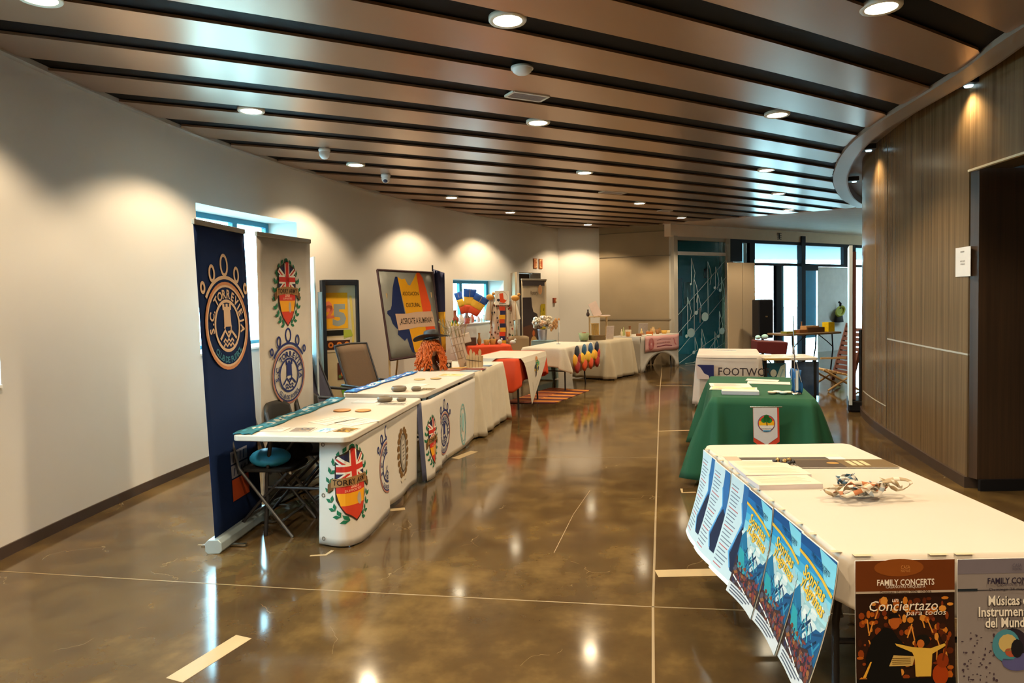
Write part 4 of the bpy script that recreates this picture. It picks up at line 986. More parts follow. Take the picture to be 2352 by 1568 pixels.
# map banner on an easel
TLc, TRc, BLc, BRc = Vector((-1.88, 9.55, 2.02)), Vector((-1.19, 10.3, 2.0)), Vector((-1.70, 9.42, .76)), Vector((-1.06, 10.12, .80))
def mapq(x, y): return BLc*(1-x)*(1-y)+BRc*x*(1-y)+TLc*(1-x)*y+TRc*x*y
t = thing('map_banner', 'grey framed banner with a blue, yellow and orange country map', 'banner', (-1.45, 9.8, 0))
MB().grid(lambda u, v: mapq(u, v), 6, 6).build('banner_sheet', mat('grey_satin', (.27, .27, .24), .5), t, world=True, solid=.004)
b = MB()
for a, c in (((0, 0), (1, 0)), ((1, 0), (1, 1)), ((1, 1), (0, 1)), ((0, 1), (0, 0))): b.tube([mapq(*a), mapq(*c)], .016)
b.build('frame', mat('dark_braid', (.05, .02, .025), .6), t, world=True)
for q, nm in ((0.08, 0), (.92, 0)):
    a = mapq(q, .5); MB().tube([a+Vector((-.03, .05, .3)), Vector((a.x+.02, a.y-.02, 0))], .014).build('leg', M_WOODL, t, world=True)
MB().tube([mapq(.5, .9)+Vector((-.02, .03, 0)), (mapq(.5, .5).x-.35, mapq(.5, .5).y+.28, 0)], .014).build('leg', M_WOODL, t, world=True)
d = Dec()
BLU = [(.29, .93), (.25, .86), (.22, .80), (.19, .70), (.16, .60), (.13, .555), (.07, .54), (.06, .51), (.11, .47), (.13, .40), (.19, .34), (.22, .33), (.20, .27), (.27, .22), (.31, .19), (.36, .22), (.39, .12), (.43, .05), (.48, .04), (.47, .10), (.38, .50), (.33, .93)]
d.poly(BLU, '#1f2d5c', 2)
d.poly([(.33, .93), (.40, .90), (.46, .91), (.50, .84), (.54, .83), (.62, .91), (.68, .98), (.70, .86), (.71, .60), (.73, .40), (.74, .16), (.72, .06), (.60, .07), (.52, .04), (.47, .05), (.42, .35)], '#e0a01c', 3)
d.poly([(.68, .98), (.73, 1.0), (.79, .93), (.83, .80), (.86, .68), (.89, .58), (.87, .47), (.92, .30), (.97, .25), (.95, .18), (.84, .16), (.74, .15), (.73, .4), (.71, .6)], '#e05424', 4)
d.text('ASOCIACION', .53, .735, .045, '#3a2a14', 5, .012, width=.30); d.text('CULTURAL', .55, .60, .05, '#3a2a14', 5, .012, width=.27)
d.poly([(.20, .505), (.40, .50), (.60, .515), (.90, .515), (.93, .33), (.60, .335), (.40, .32), (.22, .315)], '#c8a890', 6)
d.text('\u201eACERCATE A RUMANIA\u201c', .57, .415, .07, '#2a2018', 7, .012, width=.64)
d.build('map_print', mapq, t, world=True)
# folded tricolour flag hanging behind it
t = thing('flag', 'hanging dark blue and yellow flag behind the right side of the map banner', 'flag', (-1.1, 10.5, 0))
MB().grid(lambda u, v: (-1.20+.17*u, 10.46+.05*math.sin(u*8), .78+1.28*v-.06*u*v), 8, 10).build('cloth', [mat('flag_navy', (.018, .022, .09), .7)], t, world=True, solid=.004)
MB().grid(lambda u, v: (-1.19+.16*u, 10.445+.05*math.sin(u*8), .80+.60*v), 8, 4).build('yellow_band', mat('flag_yellow', (.72, .38, .015), .7), t, world=True, solid=.004)
MB().tube([(-1.21, 10.47, 0), (-1.21, 10.47, 2.12)], .012).build('pole', M_DSTEEL, t, world=True)

# ================================================================== FAR LEFT ROW
def at_y(px, py, y):
    d = ray(px, py); return Vector((0, 0, CH)) + d*(y/d.y)
RED = mat('red_cloth', (.62, .055, .008), .8, vary=.06); WCL = mat('natural_linen', (.58, .52, .42), .9, vary=.05, scale=30)
T4 = ((.06, 9.42), 18.6, 1.45, .75); T5 = ((.85, 11.3), 24.8, 1.55, .75); T6 = ((1.82, 12.98), 36.0, 1.0, .60); T7 = ((2.62, 13.98), 41.5, 1.62, .66)
folding_table('folding_table', 'folding table under the orange red cloth with the white triangle, beside the striped rug', *T4, z=.735)
folding_table('folding_table', 'folding table under the white cloth with four rosettes', *T5, z=.735)
folding_table('folding_table', 'folding table under the floor length oatmeal cloth', *T6, z=.735)
folding_table('folding_table', 'folding table under the stretch cover with the pink banner', *T7, z=.735)
drape('tablecloth', 'orange red tablecloth under the white triangle, hanging to half height', 'tablecloth', *T4, .74, (.33, .4, .26, .42), RED, .02, .010, 16, 3)
q4 = R(18.6); l4 = Vector((math.sin(q4), math.cos(q4))); w4v = Vector((-math.cos(q4), math.sin(q4)))
def on4(a, b): return Vector(T4[0])+l4*a+w4v*b
# white runner laid across the red cloth with a triangular point hanging over the aisle side
b = MB(); A, B = on4(.06, -.035), on4(1.34, -.035); C2, D2 = on4(1.30, .70), on4(.14, .70)
b.add([(A.x, A.y, .752), (B.x, B.y, .752), (C2.x, C2.y, .752), (D2.x, D2.y, .752)], [(0, 1, 2, 3)])
ap = on4(.32, -.11); N = 10; vs = []
for j in range(N+1):
    q = j/N
    for i in range(9):
        a = A.lerp(B, i/8); p = a.lerp(ap, q)-w4v*.04*math.sin(PI*q**.5); vs.append(Vector((p.x, p.y, .752-(.752-.07)*q)))
b.add(vs, [(j*9+i, j*9+i+1, (j+1)*9+i+1, (j+1)*9+i) for j in range(N) for i in range(8)])
# spikes towards the viewer at the near end
e0, e1 = on4(-.03, .30), on4(-.03, .74); m_ = on4(-.06, .52); b.add([(e0.x, e0.y, .752), (e1.x, e1.y, .752), (m_.x, m_.y, .60), (on4(.14, .74).x, on4(.14, .74).y, .752), (on4(.14, .1).x, on4(.14, .1).y, .752)], [(0, 2, 1), (0, 1, 3, 4)])
t = put(b, 'table_runner', WCL, (A.x, A.y, .75), solid=.003); tag(t, 'white pointed table runner with a carnival mask print, on the orange red cloth', 'table runner')
def tri(x, y): a = A.lerp(B, x); p = a.lerp(ap, y)-w4v*.04*math.sin(PI*abs(y)**.5); return Vector((p.x, p.y, .752-(.752-.07)*y))
d = Dec()
for i, (x, y, rx, ry, c) in enumerate(((.52, .10, .05, .06, '#c88858'), (.54, .18, .07, .07, '#3a7a3a'), (.50, .26, .10, .07, '#2a2418'), (.56, .25, .04, .06, '#c8b830'), (.44, .31, .03, .03, '#d8a020'), (.60, .30, .05, .05, '#202018'), (.52, .34, .06, .06, '#3a2a18'), (.56, .33, .025, .04, '#c8a830'), (.52, .41, .04, .05, '#4a3018'), (.62, .20, .03, .05, '#58a060'))): d.disc(x, y, rx, ry, c, 1+i*.3, 10)
d.line([(.30, .55), (.42, .72), (.5, .93)], .015, '#8a8060', 1); d.line([(.75, .55), (.62, .72), (.52, .93)], .015, '#8a8060', 1)
d.build('mask_print', lambda x, y: tri(x, y), t, world=True, base=-.006, eps=-.0006)
# striped rug under the tables
rx0 = [at_z(x, y, 0).to_2d() for x, y in ((1152, 926), (1272, 927), (1356, 896), (1262, 891))]
def rugp(u, v): return rx0[0].lerp(rx0[1], u).lerp(rx0[3].lerp(rx0[2], u), v)
b = MB(); cols = ['#4a1c1c', '#b8641c', '#6a2a28', '#d08a2c', '#50243a', '#9a4418']
for i in range(30):
    v0, v1 = i/30, (i+1)/30; ps = [rugp(0, v0), rugp(1, v0), rugp(1, v1), rugp(0, v1)]
    for k in range(8):
        a, c, d_, e = rugp(k/8, v0), rugp((k+1)/8, v0), rugp((k+1)/8, v1), rugp(k/8, v1); z0, z1 = .008, .008
        b.add([(a.x, a.y, z0), (c.x, c.y, z0), (d_.x, d_.y, z1), (e.x, e.y, z1)], [(0, 1, 2, 3)], ((i*5+(k//4 if i % 3 else 0)) % 6))
t = put(b, 'rug', [mat('wool_'+c[1:], c, .95, vary=.2, scale=60) for c in cols], (rx0[0].x, rx0[0].y, 0), solid=.006); tag(t, 'striped red and orange woven rug under the red table', 'rug')
# folding stool with bright feet under the red cloth
p = on4(-.35, .22)
t = thing('folding_stool', 'low dark folding stool in front of the orange red cloth', 'stool', (p.x, p.y, 0), R(15))
MB().prism(rrect(.30, .28, .05), .24, .265).build('seat', M_DSTEEL, t, bevel=.004)
for s in (-1, 1):
    MB().tube([(-.13, s*.11, .24), (.13, s*.11, .01)], .010).build('leg', M_DSTEEL, t); MB().tube([(.13, s*.09, .24), (-.13, s*.09, .01)], .010).build('leg', M_DSTEEL, t)
MB().box((.14, 0, .245), (.03, .16, .02)).build('edge_strip', M_CHROME, t)
# rosette cloth
t5 = drape('tablecloth', 'white linen tablecloth with four tricolour rosettes, third table from the end', 'tablecloth', *T5, .74, (.3, .3, .42, .30), WCL, .06, .02, 14, 8)
q5 = R(24.8); l5 = Vector((math.sin(q5), math.cos(q5))); w5v = Vector((-math.cos(q5), math.sin(q5)))
for i, (a, c1, c2, c3) in enumerate(((.28, '#1c2030', '#e0a018', '#a02818'), (.66, '#1c5070', '#e0b020', '#d85018'), (1.01, '#1c5080', '#e0b020', '#d85018'), (1.38, '#141830', '#e0a018', '#b02a18'))):
    p = Vector(T5[0])+l5*a-w5v*.13; t = thing('rosette', ['dark blue and yellow rosette at the near corner of the rosette cloth', 'second tricolour rosette from the near corner of the rosette cloth', 'third tricolour rosette from the near corner of the rosette cloth', 'dark blue, yellow and red rosette at the far corner of the rosette cloth'][i], 'rosette', (p.x, p.y, .55), -q5, 'rosettes on the white cloth')
    for nm, col, dy, dz, rr in (('upper_fan', c1, .0, .11, .10), ('side_fan', c2, -.09, -.02, .10), ('side_fan', c2 if i in (1, 2) else c3, .09, -.01, .09), ('lower_fan', c3, .02, -.13, .11)):
        MB().lathe([(rr*(1 if k % 2 else .9), .012 if k % 2 else .0) for k in (0,)]+[(rr, .0), (rr*.5, .016), (.0001, .02)], (0, 0, 0), 16).build(nm, mat('fan_'+col[1:], col, .7), t).matrix_local = Matrix.Translation((.01, dy, dz)) @ Matrix.Rotation(R(90), 4, 'Y') @ Matrix.Diagonal((1.15, 1.35, 1, 1))
OAT = mat('oatmeal_cloth', (.44, .37, .26), .9, vary=.05)
drape('tablecloth', 'oatmeal tablecloth reaching the floor between the rosette cloth and the pink banner', 'tablecloth', *T6, .742, (.02, .02, .02, .02), OAT, .07, .03, 15, 11, over=.03)
# stretch cover with arched openings
q7 = R(41.5); l7 = Vector((math.sin(q7), math.cos(q7))); w7 = Vector((-math.cos(q7), math.sin(q7))); N7 = Vector(T7[0])
def box_side(p0, p1, out, arch, name, m, parent):
    def f(u, v):
        p = p0.lerp(p1, u); zb = .01 if (u < .08 or u > .92) else .01+arch*math.sin(PI*(u-.08)/.84)**.55; z = zb+(.745-zb)*v
        o = out*(.03*math.sin(PI*v)*(-1)+.02); return (p.x+o.x, p.y+o.y, z)
    return MB().grid(f, 36, 8).build(name, m, parent, world=True, solid=.003)
c7 = N7+l7*.86+w7*.36
t = thing('stretch_tablecloth', 'white stretch table cover with arched openings at the end of the row', 'tablecloth', (c7.x, c7.y, 0), -q7)
SC = mat('stretch_fabric', (.46, .43, .38), .7, vary=.03)
a, b_, c_, d_ = N7-w7*.02, N7+l7*1.64-w7*.02, N7+l7*1.64+w7*.68, N7+w7*.68
box_side(a, b_, -w7, .36, 'front_panel', SC, t); box_side(d_, a, -l7, .0, 'end_panel', SC, t); box_side(c_, d_, w7, .3, 'back_panel', SC, t); box_side(b_, c_, l7, .3, 'end_panel', SC, t)
MB().prism([tuple(a), tuple(b_), tuple(c_), tuple(d_)], .743, .748).build('top', SC, t, world=True)
a, b_ = N7+l7*.16-w7*.045, N7+l7*1.62-w7*.045
def pk(x, y): p = a.lerp(b_, x/1.54); return Vector((p.x-w7.x*.0, p.y, .42+.33*y/.33*1.0-.02*(x/1.54)+.006*math.sin(x*9)))
b = MB().grid(lambda u, v: pk(u*1.54, v*.33), 16, 5); c0 = a.lerp(b_, .5)
t = put(b, 'pink_banner', mat('pink_banner_sheet', (.58, .30, .28), .6, vary=.05), (c0.x, c0.y, .6), solid=.003); t['label'] = 'pink fabric banner pinned over the front of the last table'; t['category'] = 'banner'
d = Dec(); 
for k in range(7): d.ring(.26, .16, .05+.012*k, .035+.015*k, .006, '#a83a40', 1, n=16)
d.line([(.5, .24), (.75, .25), (1.15, .24)], .010, '#8a4a50', 1); d.text('ASOCIACION DE MAMA', .80, .17, .035, '#7a3040', 2, width=.62); d.line([(.5, .10), (.9, .11), (1.2, .10)], .018, '#7a3040', 1)
d.line([(.14, .09), (.20, .03), (.26, .05)], .012, '#7a2a38', 1); d.line([(1.28, .26), (1.33, .16), (1.40, .10)], .03, '#a85a60', 1)
d.build('print', pk, t, world=True)

# red table farther back with folk goods
def along_t(px, y): return Vector(((px-1176)/F*y, y))
TR2 = ((-.03, 12.35), 66, .70, .60)
p0, p1 = along_t(1078, 12.1), along_t(1172, 12.3)
ang = math.degrees(math.atan2((p1-p0).x, (p1-p0).y)); TR2 = (tuple(p0), ang, (p1-p0).length, .6)
folding_table('folding_table', 'small folding table under the far orange red cloth below the window', *TR2, z=.735)
drape('tablecloth', 'orange red tablecloth on the small table below the far window', 'tablecloth', *TR2, .74, (.35, .35, .35, .35), RED, .04, .02, 18, 5)
def small(kind, label, px, py, y, w, h, col, cat, shape='jar', group=None, d_=None, rz=0):
    """a small item whose foot sits at photo row py; w, h in metres"""
    p = at_y(px, py, y); m = mat('small_'+(col[1:] if isinstance(col, str) else label[:8]), col, .6, vary=.2, scale=30); org = (p.x, p.y, p.z)
    b = MB()
    if shape == 'jar': b.lathe([(w*.36, 0), (w*.5, h*.18), (w*.48, h*.62), (w*.28, h*.82), (w*.32, h)], org, 16)
    elif shape == 'vase': b.lathe([(w*.25, 0), (w*.48, h*.2), (w*.5, h*.38), (w*.24, h*.62), (w*.20, h*.85), (w*.30, h)], org, 16)
    elif shape == 'box': b.box((p.x, p.y, p.z+h/2), (w, d_ or w*.6, h), rz)
    elif shape == 'bottle': b.lathe([(w*.4, 0), (w*.45, h*.05), (w*.45, h*.55), (w*.15, h*.75), (w*.15, h), (.0001, h)], org, 12)
    elif shape == 'card': b.box((p.x, p.y, p.z+h/2), (w, .012, h), rot=Matrix.Rotation(rz, 3, 'Z') @ Matrix.Rotation(R(14), 3, 'X'))
    elif shape == 'basket': b.lathe([(w*.36, 0), (w*.5, h), (w*.45, h), (w*.33, h*.15), (.0001, h*.15)], org, 18)
    elif shape == 'bird': b.ball((p.x, p.y, p.z+h*.4), (w, w*.6, h*.7)); b.ball((p.x+w*.4, p.y, p.z+h*.8), (w*.4, w*.35, h*.35))
    o = put(b, kind, m, org); return tag(o, label, cat, group)
ZT2 = 784
def tz(px, y, z): q = Vector(((px-1176)/F*y, y, z)); v = q-Vector((0, 0, CH)); Z = v.dot(fw); return 784-SHIFT-F*v.dot(up)/Z
for a_ in (('crate', 'dark brown open crate on the far red cloth', 1080, .22, .14, '#4a3424', 'crate', 'box'), ('carved_figure', 'ochre carved figure between the crate and the baskets on the far red cloth', 1101, .08, .22, '#9a7030', 'figurine', 'vase'), ('basket', 'straw basket on the far red cloth, left of the pair', 1118, .12, .09, '#b08038', 'basket', 'basket'),
           ('basket', 'straw basket on the far red cloth, right of the pair', 1132, .13, .10, '#a87830', 'basket', 'basket'), ('wooden_box', 'small brown box beside the folk costume stand', 1141, .06, .09, '#6a3820', 'box', 'box')):
    k, lb, px, w, h, c, ct, sh = a_; yy = 12.36+(px-1080)*.002; small(k, lb, px, tz(px, yy, .747), yy, w, h, c, ct, sh)
# folk costume on a stand
def cst(px, z, y=12.2): return Vector(((px-1176)/F*y, y, z))
t = thing('costume_stand', 'embroidered white folk costume on a stand with a framed red emblem and a striped ribbon', 'costume', ((1153-1176)/F*12.9, 12.95, 0), R(4))
EMB = mat('embroidered_linen', (.62, .55, .44), .9, vary=.05, scale=40)
MB().grid(lambda u, v: (-.21+.42*u+(-.03+.06*u)*(1-v), .0-.10*math.sin(PI*u)+.02*math.sin(u*24), .74+.78*v), 20, 12).build('skirt_panel', EMB, t, solid=.004)
for s in (-1, 1): MB().tube([(s*.16, 0, 1.62), (s*.24, -.02, 1.42), (s*.28, -.03, 1.18)], [.06, .06, .075], 10).build('sleeve', EMB, t)
MB().tube([(0, .03, 0), (0, .03, 1.6)], .018).build('pole', M_WOODL, t); MB().box((0, .03, .01), (.4, .3, .02)).build('base', M_WOODL, t)
MB().box((0, -.13, 1.60), (.27, .02, .27), rot=Matrix.Rotation(R(-8), 3, 'X')).build('emblem_board', M_PAPER, t)
d = Dec(); d.ring(0, 1.61, .10, .11, .005, '#8a7a6a', 1); d.poly([(-.05, 1.68), (.02, 1.69), (.03, 1.58), (.08, 1.55), (.04, 1.50), (-.04, 1.52)], '#d04820', 2); d.disc(-.07, 1.56, .03, .025, '#2a3040', 2); d.line([(-.06, 1.49), (.07, 1.49)], .01, '#5a5048', 1)
d.build('emblem', lambda x, y: (x, -.142+(y-1.60)*.14, y), t)
b = MB(); rc = ['#c84018', '#1c2050', '#e0a818', '#c84a18', '#141c48', '#e0b020', '#d04018', '#202458', '#d8b020']; ms = [mat('ribbon_'+c[1:], c, .7) for c in rc]
for i in range(9): zc = 1.44-.08*i; b.box((.0+.01*math.sin(i*1.7), -.135, zc-.04), (.11-.01*(i % 2), .012, .078), mi=i)
b.build('striped_ribbon', ms, t)
b = MB(); rnd = random.Random(5); n = 0
for i in range(56):
    x = rnd.uniform(-.24, .24); zz = rnd.uniform(.8, 1.5)
    if abs(x) < .07: continue
    b.ball((x, -.11*math.sin(PI*min(max((x+.21)/.42, 0), 1))-.035, zz), (.028, .012, .04), mi=i % 4, n=6, m=4)
b.build('embroidery', [mat('thread_red', (.35, .03, .02), .8), mat('thread_green', (.04, .14, .06), .8), mat('thread_brown', (.12, .04, .02), .8), mat('thread_dark', (.03, .03, .05), .8)], t)
for i, (px, y, w, h, lb) in enumerate(((1148, 12.32, .09, .13, 'white bird ornament left of the striped ribbon'), (1178, 12.36, .11, .11, 'white bird ornament right of the striped ribbon'), (1174, 12.34, .08, .26, 'tall white ornament above the right bird'))):
    if i < 2: small('bird_ornament', lb, px, tz(px, y, .747), y, w, h, '#d8dcdc', 'ornament', 'bird', 'white bird ornaments')
for px, lb in ((1126, 'straw bird at the left of the emblem board'), (1184, 'straw bird at the right of the emblem board')):
    y = 12.85; small('straw_bird', lb, px, 690 if px < 1150 else 692, y, .16, .16, '#c08a38', 'ornament', 'bird', 'straw birds by the emblem board')
    p = at_y(px, 690, y); t_ = [o for o in C.objects if o.get('label') == lb][0]; MB().tube([(0, 0, .03), (0, 0, -p.z+.0)], .006).build('stick', M_WOODL, t_)
# pottery and flags on the far window sill
sill = [(1044, .13, .16, '#c8c4bc', 'jar', 'white painted jar at the left end of the far sill'), (1054, .17, .26, '#8a4424', 'vase', 'brown clay jug on the far sill under the flags'), (1066, .13, .17, '#dcd8d0', 'jar', 'white painted pot beside the brown jug'), (1079, .15, .24, '#6a4030', 'vase', 'dark painted jug behind the white pot'),
        (1087, .08, .12, '#d4d0c8', 'jar', 'small white jar in the middle of the far sill'), (1095, .09, .16, '#b86048', 'jar', 'orange painted jar on the far sill'), (1107, .08, .12, '#c8a8a0', 'jar', 'small pink jar on the far sill'), (1115, .06, .09, '#d8d8d4', 'jar', 'tiny white jar on the far sill'), (1124, .08, .14, '#a8c4c0', 'vase', 'pale green vase at the right end of the far sill')]
for i, (px, w, h, c, sh, lb) in enumerate(sill):
    # stand on the sill just outside the wall face
    u = (px-1176)/F; best = min((p for p in LW if p.y > 9), key=lambda p: abs(p.x/p.y-u)); j = LW.index(best); n = nrm(LW, j); q = best+n*.10
    k_ = tz(px, q.y, 1.121); small('clay_pot', lb, (q.x/q.y)*F+1176, k_, q.y, w, h, c, 'pot', sh, 'painted pots on the far sill')
p = Vector((-.78, 12.95))
t = thing('table_flags', 'bunch of blue, yellow and red paper flags standing on the far window sill', 'flags', (-.86, 12.95, 1.121), R(8))
fb_, fy, frd = mat('paper_blue', (.02, .10, .45), .7), mat('paper_yellow', (.75, .42, .03), .7), mat('paper_red', (.68, .08, .02), .7)
for i, (ang_, L_, tilt, w_f) in enumerate(((-74, .26, 0, .15), (-16, .42, -.1, .13), (6, .46, .0, .22), (30, .40, .05, .26))):
    g = MB(); a_ = R(ang_)
    def fp(u, v, a_=a_, L_=L_, w_f=w_f, i=i): r = .20+L_*v; s = (u-.5)*w_f*(.75+.4*v); return (r*math.sin(a_)+s*math.cos(a_), -.03*i+.015*math.sin(v*8+i), r*math.cos(a_)-s*math.sin(a_))
    bb = MB(); 
    for k, mi in ((0, 2), (1, 1), (2, 0)): bb.grid(lambda u, v, k=k: fp(u, (k+v)/3), 3, 3, mi)
    bb.build('paper_flag', [fb_, fy, frd], t, solid=.003); MB().tube([(0, 0, 0), fp(.5, .98)], .004).build('stick', M_WOODL, t)
MB().lathe([(.05, 0), (.055, .10), (.045, .10), (.04, .01), (.0001, .01)], n=14).build('holder', mat('red_tin', (.4, .06, .03), .5), t)
# rolled dark and striped bundle of ribbons beside the flags
0 and small('ribbon_bundle', 'dark blue bundle of folded ribbons left of the paper flags', 1051, 714, 12.72, .24, .13, '#20243c', 'ribbons', 'box', rz=R(20))
# photographic roll-up in front of the doorway
q0, q1 = along_t(1199, 13.7), along_t(1256, 14.4); 
t, w = roll_up('roll_up_banner', 'roll-up banner with a printed walker in a beige jacket, before the doorway', tuple(q0), tuple(q1), 1.98, mat('cream_banner_fabric', (.58, .46, .31), .6), M_STEEL)
d = Dec(); d.text('Rotary', -.02, 1.70, .08, '#6a5a4a', 2, .01, width=.26); d.disc(.20, 1.76, .075, .10, '#e0a878', 2); d.rect(-w/2+.02, 1.84, w/2-.08, 1.95, '#4a4040', 1)
d.poly([(-w/2+.02, .4), (-w/2+.02, 1.60), (-.12, 1.60), (-.10, 1.42), (-.05, 1.30), (.08, 1.26), (.13, 1.1), (.14, .4)], '#3a3030', 2)
d.poly([(-w/2+.02, .4), (-w/2+.02, 1.0), (-.1, 1.05), (.04, .9), (.04, .4)], '#5a3a2a', 3); d.poly([(.18, .78), (.20, 1.42), (.24, 1.46), (.38, 1.46), (.38, .82), (.30, .72)], '#b8a020', 2)
rnd = random.Random(3)
for i in range(16): d.disc(rnd.uniform(.21, .36), rnd.uniform(.85, 1.4), .012, .02, '#7a6c18', 3, 6)
d.disc(.16, .98, .035, .055, '#b0643c', 4, 12); d.disc(-.06, .86, .045, .065, '#b86030', 5, 14); d.poly([(-.09, .80), (-.02, .80), (.03, .76), (.07, .70), (.08, .50), (.06, .44), (-.15, .44), (-.18, .52), (-.17, .70), (-.13, .77)], '#c0985c', 4); d.rect(-.14, .30, .04, .45, '#2c2838', 4); d.line([(.05, .72), (.10, .58), (.08, .47)], .03, '#b0884c', 5)
d.build('print', lambda x, y: (x, -.006, y), t)
# chair back, blue draped stand, flower bucket
y = 12.6; p = along_t(1196, y)
t = thing('padded_chair', 'tan padded chair back between the red cloth and the rosette cloth', 'chair', (p.x, p.y, 0), R(-80))
TAN = mat('tan_vinyl', (.30, .22, .12), .6); MB().grid(lambda u, v: (-.2-.03*v, -.2+.4*u, .50+.38*v-.03*(2*u-1)**6*v), 8, 6).build('backrest', TAN, t, solid=.03); MB().prism(rrect(.40, .40, .05), .43, .47).build('seat', TAN, t)
for a, b2 in ((-.2, -.2), (-.2, .2), (.18, -.18), (.18, .18)): MB().tube([(a, b2, .43), (a*1.1, b2*1.1, 0)], .012).build('leg', M_CHROME, t)
p = along_t(1248, 13.2); zt = at_y(1248, 781, 13.2).z
t = thing('draped_stand', 'blue grey cloth covered stand holding the flower bucket', 'stand', (p.x, p.y, 0), R(-20)); MB().grid(lambda u, v: ((.21+.03*(1-v)+.012*math.sin(u*60))*(1 if 0 else 1)*max(-1, min(1, 1.35*math.cos(2*PI*u))), .17*max(-1, min(1, 1.35*math.sin(2*PI*u))), .02+(zt-.03)*v), 60, 6).build('cloth', mat('blue_grey_cloth', (.22, .30, .29), .8), t)
MB().prism(rrect(.42, .34, .03), zt-.02, zt-.003).build('top', MC['blue_grey_cloth'], t)
t = thing('flower_bucket', 'zinc bucket filled with cream and blush flowers', 'flowers', (p.x-.02, p.y, zt), 0)
MB().lathe([(.075, 0), (.095, .20), (.10, .21), (.092, .21), (.07, .01)], n=22).build('bucket', mat('zinc', (.42, .40, .44), .35, metal=.7, vary=.25, scale=12), t)
rnd = random.Random(12); b = MB(); g = MB(); lf = MB()
for i in range(46):
    a = rnd.uniform(0, 2*PI); r_ = .17*math.sqrt(rnd.random()); zz = .23+.26*rnd.random()*(1-r_*2)+.02; c = (r_*math.cos(a)*1.05, r_*math.sin(a)*.8, zz)
    b.ball(c, (.095, .08, .07), mi=i % 3, n=9, m=5, noise=.12, seed=i); g.ball((c[0], c[1]-.036, c[2]+.01), (.022, .018, .022), n=6, m=4)
for i in range(60):
    a = rnd.uniform(0, 2*PI); r_ = rnd.uniform(.05, .20); c = Vector((r_*math.cos(a), r_*math.sin(a)*.8, .20+.22*rnd.random())); dx = Vector((math.cos(a), math.sin(a), .3))*.06; sd = Vector((-math.sin(a), math.cos(a), 0))*.014
    lf.add([c, c+dx*.5+sd, c+dx, c+dx*.5-sd], [(0, 1, 2, 3)])
for i in range(14): a = R(-25+4*i); c = Vector((.17+.02*(i % 3)+.010*i, -.02, .20+.03*(i % 5)+.008*i)); lf.ball(c, (.05, .03, .07), mi=1, n=7, m=5)
b.build('flowers', [mat('petal_cream', (.68, .58, .42), .7), mat('petal_blush', (.62, .42, .28), .7), mat('petal_white', (.72, .68, .60), .7)], t); g.build('flower_centres', mat('pistil', (.20, .12, .04), .8), t); lf.build('leaves', [mat('leaf_green', (.05, .09, .03), .7), mat('pampas', (.50, .26, .10), .8)], t)
# exit signs, call point, thin stand on the rosette cloth
for px0, px1, lb in ((1223, 1233, 'orange exit pictogram sign above the doorway, left one'), (1237, 1248, 'orange exit pictogram sign above the doorway, right one')):
    pts = []
    u = ((px0+px1)/2-1176)/F; j = min((i for i in range(len(LW)-1) if LW[i].y > 9), key=lambda i: abs(LW[i].x/LW[i].y-u)); q = LW[j]-nrm(LW, j)*.012; t_ = LW[j+1]-LW[j-1]; a = math.atan2(t_.y, t_.x)
    t = thing('exit_sign', lb, 'sign', (q.x, q.y, 2.36), a, 'exit signs'); MB().box((0, 0, 0), (.145, .015, .22)).build('plate', mat('sign_orange', (.45, .10, .01), .5), t)
    d = Dec(); d.rect(-.055, -.09, .055, .09, '#e8c890', 1); d.rect(.005, -.08, .05, .08, '#a83c10', 2) if px0 > 1230 else d.rect(-.05, -.08, -.005, .08, '#a83c10', 2)
    s = -1 if px0 > 1230 else 1
    d.disc(s*.025, .055, .012, .014, '#a83c10', 3, 10); d.line([(s*.025, .04), (s*.02, 0), (s*.03, -.06)], .016, '#a83c10', 3); d.line([(s*.0, .02), (s*.03, .03), (s*.05, 0)], .01, '#a83c10', 4)
    d.build('pictogram', lambda x, y: (x, -.0075, y), t)
q = Vector((at_y(1288, 688, 15.95).x, 0)); j = len(LW)-3; n = nrm(LW, j)
cp = thing('call_point', 'small red fire call point on the wall right of the doorway', 'alarm', (LW[j].x-n.x*.02-.06, LW[j].y-n.y*.02-.1, 1.52), math.atan2((LW[j]-LW[j-3]).y, (LW[j]-LW[j-3]).x))
MB().box((0, 0, 0), (.11, .05, .12)).build('box', mat('call_red', (.30, .05, .01), .4), cp, bevel=.006); MB().box((.02, -.03, 0), (.05, .008, .05)).build('window', mat('call_glass', (.7, .5, .3), .3), cp)
q = Vector(T5[0])+l5*.95+w5v*.45
t = thing('sign_stand', 'thin table stand holding a narrow white strip on the rosette cloth', 'stand', (q.x, q.y, .745)); MB().tube([(0, 0, 0), (0, 0, .42)], .004).build('rod', M_STEEL, t); MB().box((.01, 0, .32), (.035, .004, .22)).build('strip', M_WPLAST, t); MB().lathe([(.04, 0), (.04, .008), (.0001, .01)], n=16).build('base', M_STEEL, t)
# goods on the last two tables
q6 = R(36); l6 = Vector((math.sin(q6), math.cos(q6))); w6 = Vector((-math.cos(q6), math.sin(q6)))
def on6(a, b): return Vector(T6[0])+l6*a+w6*b
def on7(a, b): return N7+l7*a+w7*b
def sit(q, z, kind, label, w, h, col, cat, shape, group=None, rz=0, d_=None):
    px = 1176+F*q.x/q.y; return small(kind, label, px, tz(px, q.y, z)-.016*0, q.y, w, h, col, cat, shape, group, d_, rz)
sit(on6(-.02, .50), .75, 'glass_bowl', 'glass bowl with green base at the left end of the oatmeal cloth', .22, .14, '#8a9a70', 'bowl', 'basket')
sit(on6(.02, .52), .80, 'orange_dish', 'small brown and orange dish inside the glass bowl', .13, .10, '#a85a28', 'dish', 'jar')
t = thing('bamboo_shelf', 'light bamboo shelf unit on the oatmeal cloth', 'shelf', (*on6(.55, .50), .75), R(-36)+R(34))
b = MB()
